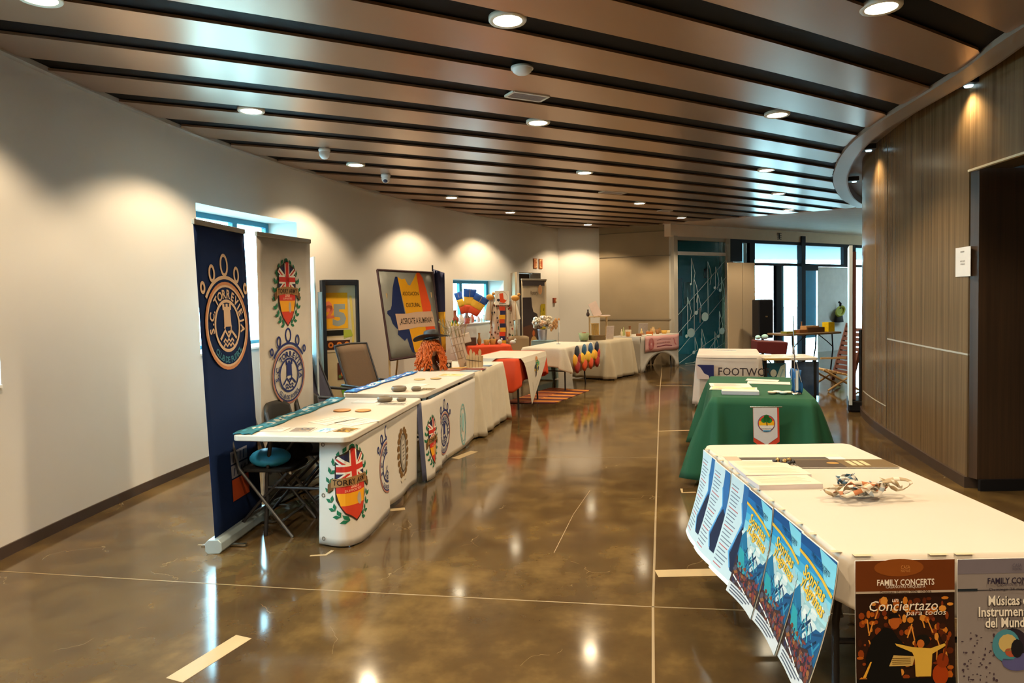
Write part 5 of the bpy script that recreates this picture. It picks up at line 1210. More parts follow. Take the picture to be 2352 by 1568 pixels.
for x in (-.17, .17):
    for y_ in (-.10, .10): b.box((x, y_, .22), (.018, .018, .44))
b.build('posts', M_WOODL, t); MB().box((0, 0, .44), (.40, .24, .018)).build('shelf', M_WOODL, t); MB().box((0, 0, .03), (.36, .22, .014)).build('shelf', M_WOODL, t)
b = MB(); 
for i in range(7): b.box((-.13+.022*i, -.02, .17), (.014, .08, .24))
b.box((-.065, -.02, .30), (.16, .09, .014)); b.build('slatted_box', mat('amber_wood', (.55, .32, .06), .5), t)
t = thing('open_folder', 'open white folder standing on top of the bamboo shelf', 'folder', (*on6(.55, .50), 1.20), R(0))
MB().box((-.06, 0, .14), (.20, .012, .30), rot=Matrix.Rotation(R(-24), 3, 'Y') @ Matrix.Rotation(R(25), 3, 'Z')).build('cover', mat('pinkish_paper', (.70, .55, .48), .6), t); MB().box((.12, 0, .012), (.24, .18, .016)).build('leaf', MC['pinkish_paper'], t)
sit(on6(.35, .62), 1.20, 'dark_vase', 'small dark vase behind the open folder', .07, .14, '#3a2418', 'vase', 'vase')
sit(on6(.5, .2), .75, 'price_card', 'tall pale card in front of the bamboo shelf', .15, .26, '#c8b8b0', 'card', 'card', rz=R(10))
sit(on6(.15, .3), .75, 'seat_cushion', 'grey brown cushion at the near end of the oatmeal cloth', .26, .09, '#6a5434', 'cushion', 'box', d_=.2, rz=R(30))
goods = [(.05, .30, .10, .10, '#b87830', 'basket', 'basket', 'wicker tray beside the bamboo shelf'), (.12, .50, .05, .15, '#d8c8a0', 'bottle', 'bottle', 'cream bottle left of the white bag'), (.22, .40, .12, .13, '#d8ccb0', 'paper_bag', 'box', 'white bag on the last table'), (.28, .55, .05, .18, '#a8b070', 'bottle', 'bottle', 'green tinted bottle behind the white bag'),
         (.34, .18, .16, .05, '#8a5028', 'wooden_box', 'box', 'flat brown box near the front of the last table'), (.48, .52, .10, .20, '#7a5030', 'dried_bunch', 'vase', 'brown dried bunch behind the grey card'), (.46, .22, .06, .15, '#d0b478', 'bottle', 'bottle', 'straw coloured bottle before the grey card'), (.66, .30, .20, .26, '#a8a098', 'grey_card', 'card', 'tall grey leaning card in the middle of the last table'),
         (.62, .12, .14, .08, '#c07030', 'orange_box', 'box', 'orange box before the grey leaning card'), (.86, .42, .07, .18, '#c8a050', 'jar', 'jar', 'amber jar right of the grey leaning card'), (.96, .28, .06, .13, '#b89058', 'jar', 'jar', 'tan jar right of the amber jar'), (1.06, .45, .08, .17, '#d0b888', 'jar', 'vase', 'pale vase among the jars on the last table'),
         (1.14, .22, .09, .10, '#8a5a2c', 'basket', 'basket', 'small brown basket on the last table'), (1.26, .40, .10, .15, '#c8a878', 'jar', 'jar', 'cream jar above the pink banner'), (1.36, .18, .14, .07, '#c89a3c', 'tray', 'basket', 'yellow straw tray above the pink banner'), (1.48, .36, .08, .12, '#a07844', 'jar', 'jar', 'brown jar at the far end of the last table'), (1.58, .2, .10, .06, '#d8c090', 'dish', 'basket', 'shallow cream dish at the far end of the last table'), (.30, .06, .12, .03, '#e0d8c8', 'dish', 'basket', 'white dish at the near corner of the last table'), (.5, .06, .14, .03, '#e8e0d0', 'dish', 'basket', 'white plate by the pink banner corner')]
for a_, b2, w_2, h_2, c2, kd, sh, lb in goods: sit(on7(a_, b2), .749, kd, lb, w_2, h_2, c2, kd.replace('_', ' '), sh, 'goods on the last table')

# ================================================================== RIGHT ROW
TG = ((2.42, 5.42), 15.5, 1.50, .78)
folding_table('folding_table', 'folding table under the green cloth', *TG, z=.735, group='right row tables')
GREEN = mat('green_felt_cloth', (.006, .078, .036), .9, vary=.06); GTOP = GREEN
drape('tablecloth', 'deep green felt tablecloth reaching the floor on the right', 'tablecloth', *TG, .742, (.05, .04, .05, .05), GREEN, .12, .028, 13, 21, over=.01)
qg = R(15.5); lg = Vector((math.sin(qg), math.cos(qg))); wg = Vector((-math.cos(qg), math.sin(qg)))
def ong(a, b): return Vector(TG[0])+lg*a+wg*b
b = MB(); vs_p = []
for k in range(14): q = ong(.02+.0*k, .79); 
t = None
for a, b2, w_2, l_2, rz, lb, dc_ in ((.75, .62, .36, .26, .05, 'large printed sheet at the left of the green table', lines('#8a7a5a', 8)), (.52, .60, .40, .22, -.08, 'second printed sheet overlapping the large one on the green table', photo(['#d8c8a0', '#b8c4c8', '#e0c890'], 31)), (.98, .26, .38, .18, -.1, 'white flyers spread at the back right of the green table', lines('#a09480', 4)), (1.18, .30, .30, .14, -.2, 'white leaflet behind the spread flyers on the green table', lines('#a09480', 3))):
    q = ong(a, b2); sheet_on(q, .751, w_2, l_2, -qg+rz, lb, 'flyer', deco=dc_, h=.004)
q = ong(.20, .56); sheet_on(q, .751, .30, .12, -qg, 'thick white stack of leaflets with a blue edge at the front of the green table', 'leaflet_stack', mat('stack_blue_white', (.50, .52, .62), .5), 'paper stack', .03, deco=lambda d, w, l: d.rect(-w*.49, -l*.48, w*.49, l*.48, '#e8dcc8', 1))
for i in range(4):
    q = ong(.25+.03*(i % 2), .30-.045*i); disc_thing(lambda a, b2: Vector((a, b2)), q.x, q.y, .751, .035, .02, 'badge', ['pale pink badge in the small pile on the green table', 'white badge in the small pile on the green table', 'silver badge in the small pile on the green table', 'cream badge beside the pennant stand'][i], mat('badge_%d' % i, [(.6, .45, .35), (.7, .7, .68), (.5, .55, .58), (.66, .6, .45)][i], .4), 'badge', 'small badges on the green table')
q = ong(.28, .11)
t = thing('pennant_stand', 'thin table pole with a hanging blue and white pennant on the green table', 'pennant', (q.x, q.y, .75), -qg)
MB().lathe([(.045, 0), (.045, .012), (.012, .02), (.0001, .02)], n=18).build('base', M_CHROME, t); MB().tube([(0, 0, 0), (-.02, 0, .66)], .005).build('pole', M_CHROME, t)
b = MB(); b.tube([(-.02, 0, .40), (.0, 0, .30), (.045, 0, .10)], .0025, 5); b.tube([(-.02, 0, .40), (-.03, 0, .30), (-.035, 0, .12)], .0025, 5); b.build('cord', M_WPLAST, t)
MB().grid(lambda u, v: (-.035+.085*u+.01*math.sin(v*6), .012*math.sin(u*9), .02+.20*v-.02*u), 8, 5).build('pennant', [mat('pennant_blue', (.02, .14, .42), .6)], t, solid=.003)
MB().grid(lambda u, v: (.0+.02*u, -.014, .03+.17*v), 3, 3).build('white_stripe', M_WPLAST, t)
# crested white pennant pinned to the green cloth
q = ong(-.02, .43); 
t = thing('pennant', 'white pennant with a red border and a round tree emblem hanging on the green cloth', 'pennant', (q.x+.0, q.y-.165, .70), -R(4))
t.rotation_euler = (R(-3), 0, R(-4))
MB().add([(-.10, 0, -.27), (0, 0, -.34), (.10, 0, -.27), (.10, 0, 0), (-.10, 0, 0)], [(0, 1, 2, 3, 4)]).build('border', mat('pennant_red', (.55, .05, .02), .6), t, solid=.004)
d = Dec(); d.poly([(-.10, .0), (.085, .0), (.085, -.235), (0, -.295), (-.10, -.235)], '#c8c8cc', 1); d.disc(0, -.125, .068, .068, '#4a5a78', 2); d.disc(0, -.125, .063, .063, '#d8402a', 3); d.rect(-.058, -.14, .058, -.105, '#e8b020', 4); d.poly([(.06*math.cos(R(a)), -.125+.06*math.sin(R(a))) for a in range(195, 346, 15)], '#d8d4d0', 5)
for x, y_, r_ in ((0, -.09, .028), (-.022, -.1, .02), (.022, -.1, .022), (0, -.075, .02)): d.disc(x, y_, r_, r_, '#2f7a38', 6, 12)
d.line([(0, -.10), (.004, -.145)], .008, '#5a3a20', 5); d.text('Samaritanos Vega', 0, -.165, .012, '#3a4a6a', 7, width=.09); d.rect(-.03, -.188, .03, -.178, '#4a90c0', 7)
d.build('emblem', lambda x, y: (x, -.001, y), t); MB().tube([(-.125, 0, .003), (.125, 0, .003)], .005).build('rod', M_CHROME, t)

# white printed cover table
TF = ((3.40, 9.35), 17, 1.15, .80)
folding_table('folding_table', 'folding table under the white printed cover behind the green table', *TF, z=.735, group='right row tables')
WC2 = mat('white_printed_cover', (.55, .50, .46), .8)
tf = drape('tablecloth', 'white fitted table cover with blue corner graphics and dark lettering', 'tablecloth', *TF, .745, (.04, .04, .04, .04), WC2, .03, .006, 8, 5, over=.03)
sF = Sheet([tuple(Vector(TF[0])+Vector((-math.cos(R(17)), math.sin(R(17))))*.84-Vector((math.sin(R(17)), math.cos(R(17))))*.0+Vector((-.01, -.05))), (3.42, 9.25), (3.51, 9.33), (3.86, 10.4)], .74, .02, lambda a, q: .028+.02*q)
d = Dec(); d.rect(.02, .42, .24, .62, '#23285c', 1, 5, 3); d.poly([(.0, .62), (.06, .58), (.11, .50), (.17, .47), (.18, .42), (.02, .42)], '#c8b8b4', 2); d.text('FOOTWORKS', .29, .535, .11, '#3a3238', 2, .01, width=.86, align='L'); d.line([(0, .715), (.4, .712), (.8, .715)], .008, '#4a4444', 2)
d.build('lettering', sF.P, tf, world=True)
q = Vector(TF[0])+Vector((math.sin(R(17)), math.cos(R(17))))*.75+Vector((-math.cos(R(17)), math.sin(R(17))))*.45
sheet_on(q, .751, .34, .2, -R(17), 'white leaflet with a dark blue band on the white printed cover', 'leaflet', deco=lambda d, w, l: (d.rect(-w*.5, l*.2, w*.5, l*.5, '#34366a', 1), [d.line([(-w*.3+i*.05, -l*.2), (-w*.25+i*.05, -l*.1)], .01, '#8a7448', 2) for i in range(5)]))
# beige folding screen
sA, sB = seg(px_t(1673))-gn*1.15, seg(px_t(1734))-gn*1.15
sA, sB = along_t(1673, 14.6), along_t(1735, 14.9)
t = thing('folding_screen', 'plain beige two leaf folding screen before the glass front', 'screen', ((sA.x+sB.x)/2, (sA.y+sB.y)/2, 0), math.atan2((sB-sA).y, (sB-sA).x)); wl_ = (sB-sA).length
BEI = mat('beige_screen', (.50, .39, .26), .7, vary=.03)
for s in (-1, 1): MB().box((s*wl_/4, 0, 1.15), (wl_/2-.006, .03, 2.26), R(5*s)).build('leaf', BEI, t, bevel=.004)
# loudspeaker, dark red bench, desk
t = thing('loudspeaker', 'tall black loudspeaker standing before the glass front', 'loudspeaker', (*along_t(1752, 14.2), 0), R(8))
MB().box((0, 0, 1.08), (.32, .30, .80)).build('cabinet', M_BLACK, t, bevel=.02); MB().box((0, -.155, 1.08), (.28, .012, .74)).build('grille', mat('speaker_mesh', (.006, .007, .010), .8, spec=.1), t); MB().box((.0, -.164, 1.13), (.05, .006, .03)).build('badge', M_CHROME, t)
MB().tube([(0, 0, .0), (0, 0, .68)], .03).build('pole', M_BLACK, t)
for a in (0, 120, 240): MB().tube([(0, 0, .35), (.3*math.cos(R(a)), .3*math.sin(R(a)), .01)], .014).build('leg', M_BLACK, t)
pc = along_t(1768, 12.2); t = thing('red_case', 'dark red covered case on a low black stand beneath the loudspeaker', 'case', (pc.x, pc.y, 0), R(-6))
b = MB(); b.add([(-.28, -.2, .55), (.24, -.2, .50), (.27, -.2, .74), (-.28, -.2, .77), (-.28, .2, .55), (.24, .2, .50), (.27, .2, .74), (-.28, .2, .77)], [(0, 1, 2, 3), (7, 6, 5, 4), (0, 4, 5, 1), (3, 2, 6, 7), (0, 3, 7, 4), (1, 5, 6, 2)]); b.build('cover', mat('wine_red_cover', (.10, .004, .006), .6), t, bevel=.02)
for x in (-.2, .2): MB().box((x, 0, .26), (.04, .3, .53)).build('leg', M_BLACK, t)
for i, (px, r_) in enumerate(((1741, .05), (1757, .06))):
    p = along_t(px, 12.25); o = MB().ball((p.x, p.y, .77+r_*.9), (r_*2.0, r_*1.8, r_*1.6), n=16); tag(put(o, 'glass_float', mat('pale_cyan_glass', (.5, .85, .85), .1), (p.x, p.y, .8)), ['smaller shiny pale cyan globe on the dark red case', 'larger shiny pale cyan globe on the dark red case'][i], 'globe', 'pale globes')
dA, dB = at_y(1756, 822, 9.9), at_y(1881, 822, 9.9)
DK = ((dB.x, 9.9), 6, .62, dB.x-dA.x)
t = folding_table('display_desk', 'white topped desk with a dark blue glass front, right of the white printed cover', *DK, z=.655, legs=False, group=None)
wd = DK[3]; ln = .62
for x in (-wd/2+.05, wd/2-.04, .05): MB().box((x, -ln/2+.06, .31), (.04, .04, .61)).build('leg', M_BLACK, t)
for x in (-wd/2+.05, wd/2-.04): MB().box((x, ln/2-.06, .31), (.04, .04, .61)).build('leg', M_BLACK, t)
MB().box((.24, -ln/2+.05, .34), (.34, .012, .50)).build('front_panel', mat('dark_blue_panel', (.03, .06, .13), .12, vary=.5, scale=8), t)
MB().box((-.24, -ln/2+.10, .34), (.40, .012, .46)).build('front_panel', mat('glossy_blue_panel', (.02, .14, .24), .10, vary=.6, scale=6), t)
d = Dec(); d.disc(-.34, .42, .03, .06, '#e8f4f0', 1); d.disc(-.22, .42, .045, .055, '#e8f4f0', 1); d.poly([(-.10, .14), (-.06, .14), (-.05, .56), (-.12, .52), (-.20, .30)], '#cfe8e4', 1); d.line([(-.18, .2), (-.08, .48)], .02, '#9cc8d0', 2)
d.build('panel_graphics', lambda x, y: (x, -ln/2+.093, y), t)
MB().box((-wd/4, -ln/2-.004, .632), (wd*.45, .01, .025)).build('edge_band', mat('yellow_edge', (.5, .34, .10), .5), t)
cdk, rdk, ldk, wdk = table_frame(*DK)
for i in range(4):
    q = cdk+ldk*(.1*(i % 2)-.05)+wdk*(.30-.2*i); sheet_on(q, .655, .16, .11, .1*i, ['printed card at the left of the white topped desk', 'printed card left of the desk centre', 'printed card right of the desk centre', 'printed card at the right of the white topped desk'][i], 'card', cat='card', group='cards on the desk', deco=photo(['#d8d4cc', '#7a7870', '#b8b4a8'], 40+i))
# tool table with chips, wooden deck chair, helmet lamp on the wall
r0, r1 = along_t(1808, 13.3), along_t(1936, 13.9)
TT = ((r1.x, r1.y), 0, .7, 1.0); dd = (r0-r1); LL = dd.length; aa = math.degrees(math.atan2(-(r0-r1).x, (r0-r1).y))
t = folding_table('trestle_table', 'brown topped folding table with curved black legs in front of the grey panel', tuple(r0), math.degrees(math.atan2((r1-r0).x, (r1-r0).y)), LL, .55, z=.80, top=mat('brown_laminate', (.22, .14, .07), .5), legs=False, group=None)
for s in (-1, 1):
    MB().tube([(-.20, s*LL*.36, .77), (-.22, s*LL*.36, .45), (-.24, s*LL*.30, .0)], .014).build('leg', M_BLACK, t); MB().tube([(.20, s*LL*.36, .77), (.22, s*LL*.36, .45), (.24, s*LL*.30, .0)], .014).build('leg', M_BLACK, t)
    MB().tube([(.20, s*LL*.10, .77), (.20, s*LL*.26, .62), (.22, s*LL*.36, .50)], .010).build('brace', M_BLACK, t)
rd = (r1-r0).normalized(); rn_ = Vector((-rd.y, rd.x))
def ont(a, b): return r0+rd*a*LL+rn_*b
for a, b2, w2, h2, c2, kd, ct, sh, lb in ((.12, .15, .24, .04, '#8a8a28', 'moss_tray', 'tray', 'box', 'green mossy tray at the left end of the brown folding table'), (.40, .2, .30, .06, '#7a4a20', 'bark_piece', 'wood', 'box', 'bark piece on the brown folding table'), (.60, .2, .46, .10, '#5a3a1c', 'log', 'wood', 'box', 'dark log in the middle of the brown folding table'), (.55, .22, .34, .13, '#c09058', 'plank', 'wood', 'box', 'pale plank laid across the dark log'), (.46, .3, .06, .22, '#8a6034', 'twig_figure', 'ornament', 'vase', 'small twig figure behind the logs'), (.88, .2, .17, .19, '#f8cc04', 'yellow_box', 'box', 'box', 'bright yellow box at the right end of the brown folding table')):
    q = ont(a, b2); sit(q, .803, kd, lb, w2, h2, c2, ct, sh, rz=math.atan2(rd.y, rd.x), d_=.16)
q = seg(px_t(1921))-gn*.10
t = thing('head_torch', 'yellow and black strapped gear hanging on the pale grey panel', 'hanging gear', (q.x, q.y, at_y(1921, 715, q.y).z), math.atan2(gd.y, gd.x))
MB().lathe([(.20, 0), (.235, .03), (.20, .06), (.15, .055), (.14, .01)], n=24, sy=.55).build('ring', mat('lime_plastic', (.42, .42, .04), .5), t).rotation_euler = (R(70), R(-30), 0)
MB().lathe([(.12, -.02), (.17, -.16), (.20, -.30), (.0001, -.31)], (.05, .05, 0), 18, sy=.35).build('pouch', mat('dark_grey_cloth', (.05, .045, .05), .8), t); MB().tube([(.02, 0, .08), (.05, 0, .22), (.0, .02, .26)], .03).build('strap', M_BLACK, t)
# deck chair
p = along_t(1912, 11.2); zt_ = at_y(1940, 745, 11.0).z
t = thing('deck_chair', 'slatted red brown wooden deck chair with a pale seat, near the timber wall', 'chair', (p.x, p.y, 0), R(6))
RBW = mat('red_brown_wood', (.12, .045, .035), .5)
for y_ in (-.26, .26): MB().box((.30, y_, .60), (.05, .035, 1.0), rot=Matrix.Rotation(R(16), 3, 'Y')).build('rail', RBW, t)
b = MB()
for i in range(10): b.box((.20+.022*i, 0, .28+.078*i), (.018, .50, .058), rot=Matrix.Rotation(R(16), 3, 'Y'))
b.build('back_slats', RBW, t); b = MB()
for i in range(6): b.box((-.26+.08*i, 0, .36-.02*i), (.065, .50, .02))
b.build('seat_slats', M_WOODL, t)
for s in (-1, 1): MB().tube([(-.3, s*.25, .36), (.30, s*.25, .02)], .018, 6).build('leg', M_WOODL, t); MB().tube([(.18, s*.25, .26), (-.22, s*.25, .02)], .018, 6).build('leg', M_WOODL, t)
MB().box((.02, 0, .52), (.44, .03, .03)).build('armrest', M_WOODL, t)
# banner stand seen edge-on beside the timber wall
t = thing('banner_stand', 'white banner stand with a heavy black base, seen edge-on beside the timber wall', 'banner stand', (4.62, 9.28, 0), math.atan2(9.45, 4.70)+R(2))
MB().box((0, 0, 1.16), (.62, .04, 2.12)).build('panel', mat('white_panel_face', (.60, .66, .66), .4), t); MB().box((.1, -.05, 1.12), (.50, .04, 2.05)).build('back_panel', mat('dusty_pink_face', (.30, .13, .12), .6), t)
MB().box((.02, -.10, .08), (.55, .26, .15)).build('base', M_BLACK, t, bevel=.02); MB().tube([(-.2, -.12, .1), (-.2, -.12, 1.1)], .02).build('post', M_DSTEEL, t)
# notice on the timber wall
j = min(range(len(RW)), key=lambda i: abs(RW[i].x/RW[i].y-(2209-1176)/F)); a, c = RW[j], RW[j+1]; n = nrm(RW, j); z1 = at_y(2209, 568, 5.57).z; z0 = at_y(2209, 635, 5.57).z
pn = at_y(2209, 600, RW[0].y+.13)
t = thing('wall_notice', 'white paper notice taped to the timber wall beside the recess', 'notice', (RW[1].x+n.x*.006-.004, RW[1].y+.0, (z0+z1)/2), math.atan2((RW[2]-RW[0]).y, (RW[2]-RW[0]).x)+PI)
hN = (z1-z0); MB().box((0, 0, 0), (.27, .002, hN)).build('sheet', mat('bright_paper', (.78, .76, .74), .6), t)
d = Dec(); d.rect(-.04, hN*.32, .03, hN*.37, '#9a9490', 1); d.text('AFORO MAXIMO', -.0, .005, .014, '#5a5450', 1, width=.09); d.text('100 PERSONAS', 0, -.018, .014, '#5a5450', 1, width=.08); d.build('lettering', lambda x, y: (x, -.001, y), t)

# ---------------------------------------------------------------- poster table in the foreground
TP = ((1.86, 2.17), 0.6, 1.63, .80)
folding_table('folding_table', 'large white topped folding table in the right foreground, hung with posters', *TP, z=.742, group='right row tables')
ang = R(.6)
drape('tablecloth', 'short off white cloth over the foreground poster table', 'tablecloth', *TP, .745, (.68, .62, .55, .66), mat('off_white_cloth', (.56, .50, .43), .7, vary=.02), .012, .002, 8, 2, over=.004)
def poster_white(d, w, h):
    d.rect(-w/2, 0, w/2, h, '#b8d0dc', 1, 3, 8)
    d.poly([(w*.20, h), (w*.5, h), (w*.5, .06), (w*.22, .06), (w*.02, h*.28), (w*.18, h*.5), (w*.30, h*.62), (w*.16, h*.8)], '#2c66a0', 2)
    d.poly([(w*.26, .06), (w*.06, h*.24), (w*.2, h*.48), (w*.36, h*.60), (w*.5, h*.55), (w*.5, .06)], '#1a2440', 3)
    d.line([(w*.16, h*.8), (w*.30, h*.62), (w*.18, h*.48), (w*.02, h*.28), (w*.2, .07)], .012, '#5aa0d8', 4)
    for k in range(22): d.rect(-w*.42, h*.08+k*h*.039, -w*.42+w*(.34+.12*((k*5) % 4)/3), h*.08+k*h*.039+.005, '#6a7890' if k % 5 else '#b0606a', 2)
    d.rect(-w*.5, 0, w*.5, .02, '#dce8ec', 2)
def poster_song(d, w, h):
    for k, c in enumerate(('#164e88', '#1c6aa8', '#2c8cc4', '#48a4cc', '#7cc0d8', '#9ccfd8')): d.rect(-w/2, h*(.924-.075*k)-(.02 if k == 5 else 0), w/2, h*(1.0-.075*k) if k else h, c, 1, 3, 1)
    d.rect(-w/2, 0, w/2, h*.56, '#8cb4bc', 1, 3, 4)
    rn3 = random.Random(11)
    for i in range(46):
        x, y = rn3.uniform(-.44, .44)*w, rn3.uniform(.44, .66)*h; d.disc(x, y, rn3.uniform(.012, .034), rn3.uniform(.006, .016), rn3.choice(['#c4d4d8', '#a4c0c8', '#d4dcdc', '#84b0c0', '#94bcc8']), 2+.1*(i % 5), 9)
    for i in range(34):
        x, y = rn3.uniform(-.44, .44)*w, rn3.uniform(.27, .44)*h; a = rn3.uniform(.3, 1.2)*rn3.choice((-1, 1)); l = rn3.uniform(.015, .05); d.line([(max(-w*.48, min(w*.48, x-l*math.cos(a))), y-l*math.sin(a)), (max(-w*.48, min(w*.48, x+l*math.cos(a))), y+l*math.sin(a))], rn3.uniform(.003, .010), rn3.choice(['#2a7fa6', '#123c66', '#3f9ab0', '#1c5c88', '#0e3050', '#5aa8b8']), 3.5+.1*(i % 5))
    d.poly([(w*.05, h), (w*.5, h*.98), (w*.5, h*.80), (w*.25, h*.78)], '#7cc8e0', 2)
    d.poly([(-w*.5, h*.58), (-w*.2, h*.50), (0, h*.56), (w*.2, h*.47), (w*.5, h*.52), (w*.5, h*.3), (-w*.5, h*.3)], '#b8ccd0', 2)
    d.poly([(-w*.5, h*.54), (-w*.38, h*.62), (-w*.2, h*.45), (w*.02, h*.30), (0, h*.2), (-w*.5, h*.2)], '#1f6a94', 3)
    d.poly([(w*.5, h*.52), (w*.42, h*.47), (w*.30, h*.46), (w*.14, h*.36), (-w*.05, h*.27), (w*.5, h*.2)], '#17507e', 3)
    d.poly([(-w*.48, h*.44), (-w*.3, h*.42), (-w*.1, h*.22), (-w*.4, h*.22)], '#2a94a0', 4)
    d.poly([(-w*.5, h*.36), (-w*.25, h*.26), (0, h*.24), (w*.25, h*.29), (w*.5, h*.24), (w*.5, h*.06), (-w*.5, h*.06)], '#3a2a2a', 4)
    rn2 = random.Random(2)
    for i in range(90): d.disc(rn2.uniform(-.46, .46)*w, rn2.uniform(.11, .31)*h, rn2.uniform(.004, .014), rn2.uniform(.004, .012), rn2.choice(['#6a3a2c', '#8a5a34', '#2c2c48', '#7a3434', '#4a4a5a']), 5+.2*(i % 4), 7)
    d.rect(-w/2, 0, w/2, h*.10, '#c4ccd4', 5, 3, 1)
    for k in range(3): d.rect(-w*.42, h*(.02+.026*k), w*(.1+.1*k), h*(.032+.026*k), '#4a5468', 6)
    for k in range(4): d.line([(-w*.44+.05*k, h*.17-.01*k), (-w*.3+.05*k, h*.15-.01*k)], .006, '#d8e0e4', 6)
    d.line([(-w*.5, h*.865), (-w*.2, h*.845), (w*.2, h*.80), (w*.5, h*.745)], .012, '#dcae38', 6)
    d.text('FAMILY CONCERTS', .03, h*.895, .017, '#143c60', 6, .01, width=w*.52, rot=-7); d.text('CASANOVAS ORQUESTA', .03, h*.865, .009, '#143c60', 6, width=w*.4, rot=-7)
    d.text('Sonrisas', 0, h*.735, .046, '#e8b83c', 7, .02, width=w*.66, shear=.25, rot=-8); d.text('y', -w*.30, h*.675, .035, '#e8b83c', 7, .02, shear=.25); d.text('L\u00e1grimas', .015, h*.635, .046, '#e8b83c', 7, .02, width=w*.66, shear=.25, rot=-8)
def poster_concert(d, w, h):
    d.rect(-w/2, 0, w/2, h, '#2a1408', 1, 2, 4); d.rect(-w/2, h*.78, w/2, h, '#6a3410', 2, 2, 1); d.disc(-.02, h*.95, w*.25, h*.06, '#8a4a18', 3)
    rn2 = random.Random(8); cs = ['#b05a14', '#8a3c10', '#c87a24', '#5a2408', '#d89038', '#3a1808', '#7a3010']
    for i in range(170): d.disc(rn2.uniform(-.46, .46)*w, rn2.uniform(.18, .74)*h, rn2.uniform(.003, .013), rn2.uniform(.004, .015), rn2.choice(cs), 3+.15*(i % 8), 7)
    for i in range(12): x, y = rn2.uniform(-.42, .42)*w, rn2.uniform(.28, .62)*h; d.line([(x, y), (x+rn2.uniform(-.02, .02), y+.045)], .004, '#d89038', 4.5)
    d.rect(-w/2, 0, w/2, h*.20, '#0c0a08', 5, 2, 1)
    d.poly([(-.12, .05), (-.13, .16), (-.11, .22), (-.07, .26), (-.045, .255), (-.02, .22), (.0, .20), (.02, .17), (.0, .15), (-.02, .16), (-.01, .06)], '#0a0908', 6)
    d.disc(-.035, .275, .017, .021, '#b05a20', 7, 14); d.poly([(-.055, .285), (-.05, .303), (-.025, .303), (-.018, .29), (-.04, .29)], '#100c08', 8)
    d.disc(.055, .215, .024, .020, '#14100a', 7, 14); d.disc(.048, .205, .012, .014, '#c06a28', 7.5, 12)
    d.poly([(.03, .10), (.028, .16), (.02, .178), (-.03, .20), (-.035, .208), (.02, .195), (.08, .19), (.125, .205), (.13, .198), (.085, .172), (.08, .10)], '#d8b048', 8)
    d.poly([(-.055, .135), (.02, .135), (.03, .165), (-.04, .17)], '#c8a860', 7.5)
    for k in range(4): d.line([(-.045, .142+.006*k), (.015, .142+.006*k)], .0015, '#5a4010', 8.5)
    d.disc(.11, .105, .026, .034, '#a03c0c', 8, 16); d.disc(.118, .15, .02, .024, '#8a340c', 8.2, 14); d.line([(.118, .15), (.135, .215)], .006, '#6a2808', 8.6)
    d.poly([(-.14, .10), (-.115, .15), (-.11, .15), (-.13, .10)], '#e0a838', 7)
    d.text('FAMILY CONCERTS', .0, h*.853, .020, '#f0e8dc', 9, .015, width=w*.58); d.text('CASANOVAS ORQUESTA', .0, h*.823, .010, '#e0d4c4', 9, .005, width=w*.40)
    d.rect(-w/2, h*.778, w/2, h*.793, '#b8a898', 8); d.text('Domingo 10 mayo 2026  12:00 h', .0, h*.7855, .009, '#3a2a20', 9, .01, width=w*.52)
    d.text('un', -.035, h*.735, .016, '#f0e8dc', 9, .0, shear=.2); d.text('Concier\u0442azo'.replace('\u0442', 't'), -.01, h*.695, .034, '#f4ece0', 9, .0, width=w*.70, shear=.2); d.text('para todos', .065, h*.645, .018, '#f0e8dc', 9, .0, width=w*.40, shear=.2)
    d.text('Director: Jos\u00e9 Francisco S\u00e1nchez', -.02, .035, .011, '#e8e0d4', 9, .01, width=w*.56); d.rect(-w*.45, .012, w*.1, .02, '#a05040', 9); d.text('CASA', .0, h*.955, .012, '#c88a48', 8, width=.03); d.text('NOVAS', .0, h*.93, .009, '#c88a48', 8, width=.03)
def poster_world(d, w, h):
    d.rect(-w/2, 0, w/2, h, '#8c8484', 1, 2, 4); d.rect(-w/2, h*.9, w/2, h, '#76707c', 2)
    d.rect(-w/2, h*.785, w*.5, h*.79, '#2c2c34', 3); d.rect(-w/2, h*.782, -w*.3, h*.80, '#202830', 3)
    d.text('FAMILY CONCERTS', .03, h*.853, .020, '#2c2438', 9, .015, width=w*.60); d.text('CASANOVAS ORQUESTA', .03, h*.825, .010, '#4a4050', 9, width=w*.40); d.text('Domingo 24 mayo 2026', .02, h*.795, .009, '#3a3440', 9, width=w*.5)
    for k, (s, wd_) in enumerate((('M\u00fasicas e', .40), ('Instrumentos', .60), ('del Mundo', .46))): d.text(s, .0+.004, h*(.72-.075*k)-.002, .032, '#3a3436', 8, .03, width=w*wd_+.01); d.text(s, .0, h*(.72-.075*k), .032, '#eee8de', 9, .02, width=w*wd_)
    rn2 = random.Random(4)
    for i in range(60): d.disc(rn2.uniform(-.46, -.1)*w, rn2.uniform(.15, .50)*h, rn2.uniform(.0015, .005), rn2.uniform(.0015, .005), '#4a3c48', 4, 6)
    d.disc(.015, h*.40, .055, .06, '#2c2430', 4, 24); d.disc(-.005, h*.41, .045, .052, '#4a8ca0', 5, 20); d.disc(.0, h*.425, .03, .03, '#c8b070', 6, 12); d.disc(.012, h*.37, .022, .018, '#b0563a', 6, 10); d.disc(.03, h*.39, .02, .03, '#1c1a20', 7, 12); d.disc(.03, h*.3, .05, .03, '#5a5a90', 5, 12)
    d.rect(-w/2, 0, w/2, .03, '#5c4a80', 5); d.text('CASA', .03, h*.955, .012, '#5a5464', 8, width=.03); d.text('NOVAS', .03, h*.93, .009, '#5a5464', 8, width=.03)
ptx = [3.76, 3.51, 3.25, 2.99, 2.71, 2.43, 2.15]
